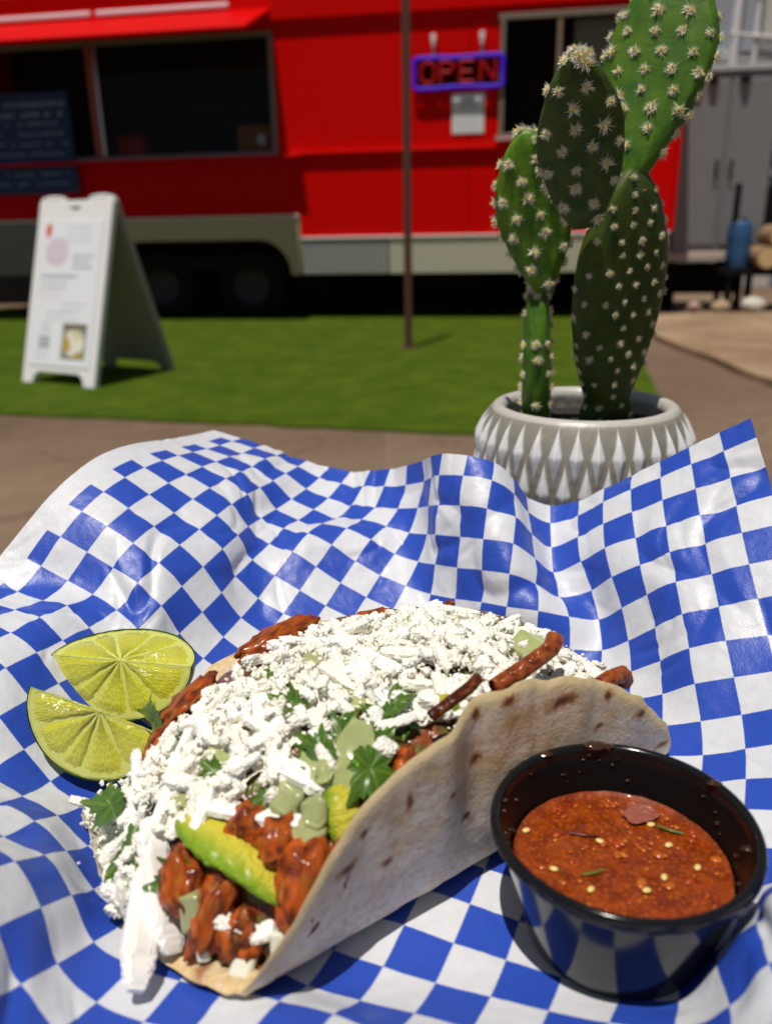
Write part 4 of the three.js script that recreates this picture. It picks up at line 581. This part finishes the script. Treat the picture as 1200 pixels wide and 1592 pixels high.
  strip([[28, 49, -1], [35, 51.5, -2.2], [42, 53.5, -2.5], [48, 54.5, -1.5], [51, 55.5, 0.5]], 2.3, 3, 0.05);
  strip([[7, 49.5, -2], [12, 52, -3], [17, 54.5, -4], [20, 57, -4.5]], 1.5, 6, 0.9);
  strip([[66, 37, -3], [71, 38, -3.5], [76, 37, -3], [79, 33, -2]], 2.3, 9, 0.0);
  strip([[38, 44, 46], [45, 47, 45], [51, 50, 43]], 1.3, 12, 0.0);

  // --- herbs, avocado, cucumber
  const leafGeo = (seed) => { const r = rngOf(seed), NA = 120, NR = 8, lobes = [[0, 1], [0.95, 0.82], [-0.95, 0.82], [1.75, 0.55], [-1.75, 0.55]]; const rad = (a) => { let m = 0.42; for (const [c, k] of lobes) { let d = a - c; d = Math.atan2(Math.sin(d), Math.cos(d)); m = Math.max(m, k * Math.exp(-((d / 0.60) ** 2)) * (0.90 + 0.10 * Math.cos(d * 17))); } return m * (1 + 0.05 * Math.sin(a * 13 + seed)); }; const ph = r() * 6; return gridGeo(NA, NR, (u, v) => { const a = u * Math.PI * 2 - Math.PI, q = rad(a) * v, x = q * Math.sin(a), z = -q * Math.cos(a); return V(x * 0.8, 0.10 * Math.sin(x * 4 + ph) + 0.14 * Math.sin(z * 3 + ph) * v - 0.08 * q * q + 0.04 * Math.abs(Math.sin(a * 4)) * v, z * 0.9 - 0.3); }, false); };
  const leaves = [201, 202, 203, 204].map(leafGeo);
  const leafTex = colorTex(256, 256, (u, v) => { const a = u * Math.PI * 2 - Math.PI, vein = Math.min(1, Math.abs(Math.sin(a * 2.6)) * 4 * v + 0.3) ; const k = 0.85 + 0.3 * n2(u * 60, v * 30); return mixc([0.22, 0.34, 0.04], [0.090, 0.205, 0.014], vein).map((x) => x * k); });
  const leafMat = std([1, 1, 1], 0.38, { map: leafTex, side: THREE.DoubleSide, transmission: 0.25, thickness: 0, clearcoat: 0.3, clearcoatRoughness: 0.3 });
  [[-57, 38, 17, 2.7, 9.5, 0.1], [-55, 44, 12, 0.6, 9.0, -0.3], [-14, 23, 10, 0.4, 5.4, 0.3], [-8, 22, 9, 2.4, 3.6, -0.3], [4, 6, 11, 1.2, 6.0, 0.5], [-10, 2, 14, 2.9, 7.5, 0.25], [-50, 10, 12, 1.0, 7.6, 0.2], [-37, 24, 6, 0.2, 5.0, 0.3], [-30, 11, 6.5, 1.9, 4.6, 0.5], [23, 23, 4, 1, 5, 0.3], [-9, 47, 4, 2, 4.6, 0.3], [35, 20, 3.5, 0.5, 5, 0.2], [-1, 7, 7, 0.2, 4.4, -0.3], [-36, 63, 11, 0.5, 6, 0.6], [-15, 13, 7.5, 1.6, 3.4, 0.2], [7, 8, 7, 2.4, 4.0, 0.2], [-3, 9, 7, 0.9, 3.4, 0.4], [-53, 46, 7, 1.2, 7, 0.2], [50, 12, 5, 0.7, 3.2, 0.2], [-24, 8, 7, 0.8, 3.0, 0.3], [-5, 6, 7.5, 4.0, 4.6, -0.4], [-15, 7, 10, 0.4, 5.0, 0.3], [-20, 8, 8, 2.2, 4.4, -0.2], [-13, 10, 9, 5.1, 4.8, 0.3], [-2, 12, 7.5, 3.3, 4.4, 0.1], [2, 7, 11, 5.6, 5.4, 0.2], [-28, 14, 7, 4.2, 4.6, 0.2], [-46, 12, 6, 3.1, 5.0, 0.1], [10, 7, 6, 0.6, 4.6, 0.2], [16, 7, 5, 2.0, 4.4, 0.1], [-22, 20, 6.5, 1.4, 4.6, 0.2]].forEach(([u, v, s, yaw, up, tilt], i) => { const m = part('cilantro_leaf', leaves[i % 4], leafMat, t), n = slope(u, v).multiplyScalar(0.7).add(V(0, 0.62, 0.78).applyAxisAngle(V(0, 1, 0), -turn)).normalize(); m.quaternion.setFromUnitVectors(V(0, 1, 0), n).multiply(new THREE.Quaternion().setFromEuler(new THREE.Euler(0.25 * Math.sin(i * 2.7), yaw, tilt, 'YXZ'))); m.position.copy(mm(u, Math.max(ground(u, v), paperH(u, v)) + up * 0.8, v)); m.scale.setScalar(s * 0.00098); });
  const avo = (pts, w, h, seed) => { const path = new THREE.CatmullRomCurve3(pts.map((p) => V(...p))), N = 40; const g = gridGeo(28, N, (x, y) => { const c = path.getPoint(y), tg = path.getTangent(y), side = V(0, 1, 0).cross(tg).normalize(), up = tg.clone().cross(side).normalize(), a = x * Math.PI * 2, k = Math.pow(Math.sin(Math.PI * clamp(y, 0.015, 0.985)), 0.55), e = 1 + 0.20 * fbm3(y * 7, x * 6.28, seed, 4) - 0.10 * Math.max(0, Math.sin(x * 6.28)) * Math.sin(y * 9 + seed); return c.addScaledVector(side, Math.cos(a) * w / 2 * k * e).addScaledVector(up, Math.sin(a) * h / 2 * k * e); }, true); const uv = g.attributes.uv; const cols = []; for (let i = 0; i < uv.count; i++) { const s = Math.cos(uv.getX(i) * Math.PI * 2), n = 0.12 * n3(uv.getX(i) * 9, uv.getY(i) * 9, seed); cols.push(...mixc([0.60, 0.54, 0.05], [0.22, 0.36, 0.015], sstep(-s + n, 0.0, 0.9))); } g.setAttribute('color', new THREE.Float32BufferAttribute(cols, 3)); return g; };
  const avoMat = std([1, 1, 1], 0.5, { vertexColors: true, specularIntensity: 0.4, clearcoat: 0.15, clearcoatRoughness: 0.25, bumpMap: tiled(tb, 0.5, 0.8), bumpScale: 0.0007 });
  const put3 = (l, up) => l.map(([u, v]) => { const p = mm(u, ground(u, v) + up, v); return p.toArray(); });
  part('avocado_slice', avo(put3([[-48, 25], [-45.5, 17], [-42.5, 9], [-39.5, 1], [-36.5, -7]], 4.4), 0.0118, 0.0052, 1), avoMat, t);
  part('avocado_slice', avo(put3([[-16, 5], [-18.5, -1], [-22.5, -7]], 2.6), 0.0085, 0.0045, 5), avoMat, t);
  part('avocado_slice', avo(put3([[13, 6], [17, 4], [21, 2]], 3.5), 0.006, 0.005, 8), avoMat, t);
  const cucMat = std([0.62, 0.68, 0.30], 0.2, { clearcoat: 0.7, clearcoatRoughness: 0.1, transmission: 0.45, thickness: 0.004, attenuationColor: new THREE.Color(0.55, 0.65, 0.25), attenuationDistance: 0.008, ior: 1.34 });
  const flake = (l, h, w, seed) => displace(blob(4, l / 2000, h / 2000, w / 2000, 0.35, 1.1, seed, 3), (p) => { p.z = p.z < 0 ? p.z * 0.45 : p.z; p.y += 26 * p.x * p.x + 18 * p.z * p.z; });
  const chunk = (l, h, w, seed) => displace(new RoundedBoxGeometry(l / 1000, h / 1000, w / 1000, 5, Math.min(l, h, w) / 3200), (p) => { const k = 1 + 0.28 * fbm3(p.x * 170 + seed, p.y * 170, p.z * 170, 2) - (seed % 2) * 22 * Math.max(0, p.z); p.multiplyScalar(k); p.y += p.x * p.x * 9; });
  [[-11.5, 7, 18, 2.6, 15, 0.6, 2.2, 0.25], [-15.5, 3, 14, 2.4, 11, 2.2, 2.6, 0.3], [-19, 10, 14, 2.6, 11, 1.4, 2.0, -0.3], [-27, 7.5, 8, 7, 7, 0.4, 2, 0.2], [-23.5, 1.5, 7, 8, 6, 0.9, 2.6, 0.1], [-33, 28, 5, 4, 12, 0.3, 1.6, 0.3], [53, 13.5, 9, 6, 10, 0.4, 3.2, 0.5], [-1, 40, 7, 5, 5, 1, 2.2, 0.2], [-8.5, 15, 9, 3, 7, 0.2, 1.6, 0.4], [-27, -0.5, 9, 7, 8, 0.2, 1.4, 0], [8, 10, 7, 3, 6, 1.2, 1.6, 0.3], [-50, 9, 9, 4, 6, 0.8, 3, 0.2], [-44, 30, 5, 4, 6, 0.3, 1, 0.2], [60, 10, 6, 5, 6, 0.2, 3, 0.2], [0, 20, 7, 4, 5, 0.9, 1, 0.2]].forEach(([u, v, l, h, w, yaw, up, tilt], i) => lay(part('cucumber_piece', h <= 3 ? flake(l, h, w, i * 3) : chunk(l, h, w, i * 3), cucMat, t), u, v, up, yaw, tilt));
  const onionMat = std([0.72, 0.74, 0.62], 0.25, { clearcoat: 0.6, clearcoatRoughness: 0.15 });
  [[-46, -4, 10, 3, 5, 0.6, 2.6], [-39, -7.5, 7, 3, 4, 0.9, 1.2], [-29, -3, 5, 4, 5, 0.3, 2.4], [-53, 2.5, 4, 3, 3, 1.2, 4], [-35, -9, 5, 3, 4, 0.6, 0.5]].forEach(([u, v, l, h, w, yaw, up], i) => lay(part('onion_piece', chunk(l, h, w, 40 + i), onionMat, t), u, v, up, yaw));

  // --- crumbled and shredded cheese
  const cheeseMat = std([1, 1, 1], 0.75, { vertexColors: true, specularIntensity: 0.4 });
  const shred = (seed, amp = 0.46) => { const r = rngOf(seed), bend = (r() - 0.5) * 0.5, tw = (r() - 0.5) * 0.8; const g = new THREE.BoxGeometry(1, 1, 1, 40, 9, 13); g.deleteAttribute('normal'); const q = mergeVertices((g.deleteAttribute('uv'), g), 1e-4); displace(q, (p) => { const s = p.x * 2, end = 1 - 0.35 * Math.pow(Math.abs(s), 4); const len = Math.hypot(p.y, p.z) * 2 || 1, sq = Math.max(Math.abs(p.y), Math.abs(p.z)) * 2; const round = mix(1, sq / len, 0.45); let y = p.y * end * round, z = p.z * end * round; const n = fbm3(p.x * 8 + seed, p.y * 3.0, p.z * 3.0, 3) + 0.75 * fbm3(p.x * 24 - seed, p.y * 7.5, p.z * 7.5, 3), big = fbm3(p.x * 2.6 + seed * 3, p.y * 1.4, p.z * 1.4, 2); y *= 1 + amp * n + amp * 0.9 * big; z *= 1 + amp * n + amp * 0.9 * big; const c = Math.cos(tw * s), si = Math.sin(tw * s); p.set(p.x * (1 + 0.16 * n), y * c - z * si + bend * 0.25 * (s * s - 0.4), y * si + z * c + bend * 0.35 * s * s * (seed % 2 ? 1 : -1)); }); const tone = r(); setColors(q, (x, y, z) => { const n = fbm3(x * 9 + seed, y * 5, z * 5, 3); return mixc([0.91, 0.90, 0.84], mixc([0.88, 0.84, 0.68], [0.92, 0.91, 0.87], tone), clamp(0.5 + n, 0, 1)); }); return q; };
  const shreds = Array.from({ length: 14 }, (_, i) => shred(i + 1));
  const ribbons = Array.from({ length: 6 }, (_, i) => shred(i + 31, 0.20));
  const strips = [0, 1, 2].map((k) => { const g = new RoundedBoxGeometry(1, 1, 1, 16, 0.30); g.deleteAttribute('uv'); g.deleteAttribute('normal'); const q = mergeVertices(g, 1e-4); displace(q, (p) => { const n = fbm3(p.x * 5 + k * 9, p.y * 1.4, p.z * 1.4, 3) + 0.5 * fbm3(p.x * 30 + k, p.y * 5, p.z * 5, 3); p.y *= 1 + 0.30 * n; p.z *= 1 + 0.24 * n; p.z += 0.10 * Math.sin(p.x * 3.5 + k * 2); p.y += 0.25 * p.x * p.x * (k - 1); }); return setColors(q, () => [0.92, 0.91, 0.86]); });
  const uvFor = (g) => { const p = g.attributes.position, uv = new Float32Array(p.count * 2); for (let i = 0; i < p.count; i++) { uv[2 * i] = p.getX(i) * 1.6 + p.getY(i); uv[2 * i + 1] = p.getZ(i) * 0.9 + p.getY(i) * 0.6; } g.setAttribute('uv', new THREE.BufferAttribute(uv, 2)); return g; };
  shreds.forEach(uvFor); ribbons.forEach(uvFor); strips.forEach(uvFor);
  const r = rngOf(404);
  // long shreds lying across the heap: both ends and the width in mm
  [[-57, 27, -67, 4, 6.6, 3.4], [-52, 31, -58, 10, 7.2, 5.0], [-29, 51, -44, 39, 4.8, 3.4], [-40, 40, -53, 28, 5.4, 3.6], [-43, 21, -27.5, 0, 4.4, 5.2], [-26.5, 17, -20.5, 3, 6.0, 4.4], [4, 23, 6, 8, 4.8, 3.6], [-15, 15, -16, 5, 5.0, 4.6], [8, 41, 14, 32, 3.6, 3.6], [9, 16, 16.5, 11.5, 3.2, 4.2], [10, 33, 13, 20, 3.8, 4.0], [-3, 33, -5, 16, 3.8, 3.8], [-59, 63, -51, 45, 5.6, 3.2], [-64, 35, -57, 21, 4.2, 2.6], [-5, 3.5, -3, -0.5, 5.0, 5.0], [-18, 34, -10, 29, 4.0, 3.6], [-27, 39, -17, 37, 3.8, 3.2], [34, 25, 42, 16, 3.4, 4.0], [64, 13, 74, 4, 4.0, 3.6], [27, 33, 39, 29, 3.4, 4.0], [-25, 55, -16, 50, 3.4, 3.0], [-50, 6, -44, -3.5, 4.8, 5.4], [-45, -3, -40, -6.5, 3.8, 4.4], [-43, 29, -36, 22, 4.6, 3.6], [-48, 48, -56, 36, 5.4, 3.4], [-36, 54, -45, 48, 4.6, 3.2]].forEach(([u0, v0, u1, v1, w, up], i) => {
    const A = mm(u0, Math.max(ground(u0, v0), paperH(u0, v0)) + up, v0), B = mm(u1, Math.max(ground(u1, v1), paperH(u1, v1) + 1) + up * 0.8, v1), d = B.clone().sub(A), len = d.length();
    const m = part('cheese_shred', i < 6 ? strips[i % 3] : ribbons[i % 6], cheeseMat, t); m.position.copy(A).lerp(B, 0.5); m.quaternion.setFromUnitVectors(V(1, 0, 0), d.normalize()); m.rotateX((r() - 0.5) * 0.8); m.scale.set(len * 1.06, w * (i < 6 ? 0.00055 : 0.00072), w * 0.00108);
  });
  const poly = [[-62, 66], [-52, 76], [-47, 51], [-36, 52], [-20, 55], [-6, 59], [8, 58], [20, 53], [32, 51], [46, 41], [58, 32], [68, 16], [75, 7], [73, -2], [55, -3], [37, 0], [30, 2], [22, 3], [15, 2], [6, 4], [-2, 6], [-8, 11], [-15, 12], [-18, 17], [-25, 17], [-24, 8], [-30, 9], [-35, 15], [-42, 18], [-45, 22], [-53, 28], [-58, 22], [-62, 28], [-65, 38], [-63, 52]];
  const inside = (x, y) => { let c = false; for (let i = 0, j = poly.length - 1; i < poly.length; j = i++) { const [xi, yi] = poly[i], [xj, yj] = poly[j]; if ((yi > y) !== (yj > y) && x < (xj - xi) * (y - yi) / (yj - yi) + xi) c = !c; } return c; };
  const spot = () => { for (;;) { const u = -66 + r() * 142, v = -4 + r() * 82; if (inside(u, v) && !(u > -32 && u < 8 && v < 19 && r() < 0.62)) return [u, v]; } };
  // crumbled layer the loose shreds lie in
  {
    const nu = 150, nv = 90, pos = [], idx = [], keep = [], cols = [];
    for (let j = 0; j <= nv; j++) for (let i = 0; i <= nu; i++) { const u = -66 + i / nu * 142, v = -4 + j / nv * 82; let m = 0; for (const [a, b] of [[0, 0], [3, 0], [-3, 0], [0, 3], [0, -3]]) m += inside(u + a, v + b) ? 0.2 : 0; const bare = fbm2(u * 0.11 + 3, v * 0.11, 2) - 0.9 * (1 - sstep(v, 6, 26)) * (u < 10 ? 1 : 0.5); const lump = 1.1 * fbm2(u * 0.45, v * 0.45, 4) + 0.9 * Math.abs(n2(u * 0.9, v * 0.9)); const h = Math.max(ground(u, v), paperH(u, v)) + (m * 3.0 - 1.4) + lump; keep.push(m > 0.5 && bare > -0.42); const p = mm(u, h, v); pos.push(p.x, p.y, p.z); cols.push(...mixc([0.86, 0.80, 0.56], [0.90, 0.88, 0.80], clamp(0.5 + 0.5 * lump, 0, 1))); }
    for (let j = 0; j < nv; j++) for (let i = 0; i < nu; i++) { const a = j * (nu + 1) + i, b = a + 1, c = a + nu + 1, d = c + 1; if (keep[a] && keep[b] && keep[c] && keep[d]) idx.push(a, b, d, a, d, c); }
    const g = new THREE.BufferGeometry(); g.setAttribute('position', new THREE.Float32BufferAttribute(pos, 3)); g.setAttribute('color', new THREE.Float32BufferAttribute(cols, 3)); g.setIndex(idx); g.computeVertexNormals();
    part('cheese_layer', g, std([1, 1, 1], 0.7, { vertexColors: true, side: THREE.DoubleSide }), t);
  }
  for (let i = 0; i < 270; i++) {
    const big = i > 200, [u, v] = spot(), l = big ? 7.5 + 6 * r() : 5 + 8 * r() * r(), w = big ? 2.6 + 1.3 * r() : 2.0 + 2.2 * r() * r() + 0.8 * r(), up = 1.2 + 3.0 * (i / 270) + 0.8 * r();
    const m = lay(part('cheese_shred', big || r() < 0.3 ? ribbons[Math.floor(r() * 6)] : shreds[Math.floor(r() * 14)], cheeseMat, t), u, v, up, r() * 6.28, (r() - 0.5) * 0.9, (r() - 0.5) * 1.2);
    m.scale.set(l * 0.001, w * 0.00075, w * 0.00105);
  }
  // many smaller shreds, too small to pick apart
  const small = Array.from({ length: 8 }, (_, k) => { const q = rngOf(900 + k), g = new THREE.BoxGeometry(1, 1, 1, 10, 5, 7); g.deleteAttribute('normal'); g.deleteAttribute('uv'); const m = mergeVertices(g, 1e-4); displace(m, (p) => { const n = fbm3(p.x * 6 + k * 3, p.y * 2, p.z * 2, 3), e = 1 - 0.4 * Math.pow(Math.abs(p.x * 2), 4); const f = 0.8 * fbm3(p.x * 9 + k, p.y * 6, p.z * 6, 2); p.y *= e * (1 + 0.6 * n + f); p.z = p.z * e * (1 + 0.6 * n + f) + 0.25 * (q() < 2 ? Math.sin(p.x * 3 + k) : 0); }); setColors(m, (x, y, z) => mixc([0.91, 0.895, 0.83], [0.88, 0.83, 0.64], clamp(0.3 + fbm3(x * 5, y * 3, z * 3 + k, 2), 0, 1))); return m; });
  const strands = [];
  for (let i = 0; i < 300; i++) { const [u, v] = spot(), n = slope(u, v), l = 0.0020 + 0.0030 * r(), w = 0.0012 + 0.0013 * r(), p = mm(u, Math.max(ground(u, v), paperH(u, v)), v).addScaledVector(n, 0.001 * (1.6 + 3.6 * r())); strands.push(small[i % 8].clone().applyMatrix4(new THREE.Matrix4().compose(p, new THREE.Quaternion().setFromUnitVectors(V(0, 1, 0), n).multiply(new THREE.Quaternion().setFromEuler(new THREE.Euler((r() - 0.5) * 1.6, r() * 6.28, (r() - 0.5) * 1.3, 'YXZ'))), V(l, w, w * 1.2)))); }
  const sm = part('cheese_strands', mergeGeometries(strands), cheeseMat, t); sm.userData.kind = 'stuff';
  const crumbs = [], cg = [0, 1, 2, 3, 4].map((k) => { const g = blob(1, 1, 0.8, 0.9, 0.9, 1.3, k * 4 + 2, 3); setColors(g, () => mixc([0.91, 0.90, 0.84], [0.89, 0.85, 0.70], k / 5)); const u = new Float32Array(g.attributes.position.count * 2); g.setAttribute('uv', new THREE.BufferAttribute(u, 2)); return g.toNonIndexed(); });
  for (let i = 0; i < 2000; i++) {
    let u, v; if (i < 1750) [u, v] = spot(); else { [u, v] = spot(); u += (r() - 0.5) * 16; v += (r() - 0.62) * 16; if (v < nearV(u) + 2) continue; }
    const n = slope(u, v), s = 0.00025 + 0.0009 * r() * r(), p = mm(u, Math.max(ground(u, v), paperH(u, v)), v).addScaledVector(n, (0.3 + (i < 1750 ? 5.0 : 2.0) * r()) * 0.001);
    const g = cg[Math.floor(r() * 5)].clone(); g.applyMatrix4(new THREE.Matrix4().compose(p, new THREE.Quaternion().setFromEuler(new THREE.Euler(r() * 6, r() * 6, r() * 6)), V(s * (0.8 + r()), s, s))); crumbs.push(g);
  }
  const cm = part('cheese_crumbs', mergeGeometries(crumbs), cheeseMat, t); cm.userData.kind = 'stuff';
}

scene.traverse((o) => { if (o.isMesh) { o.castShadow = true; o.receiveShadow = true; } });
renderer.render(scene, camera);
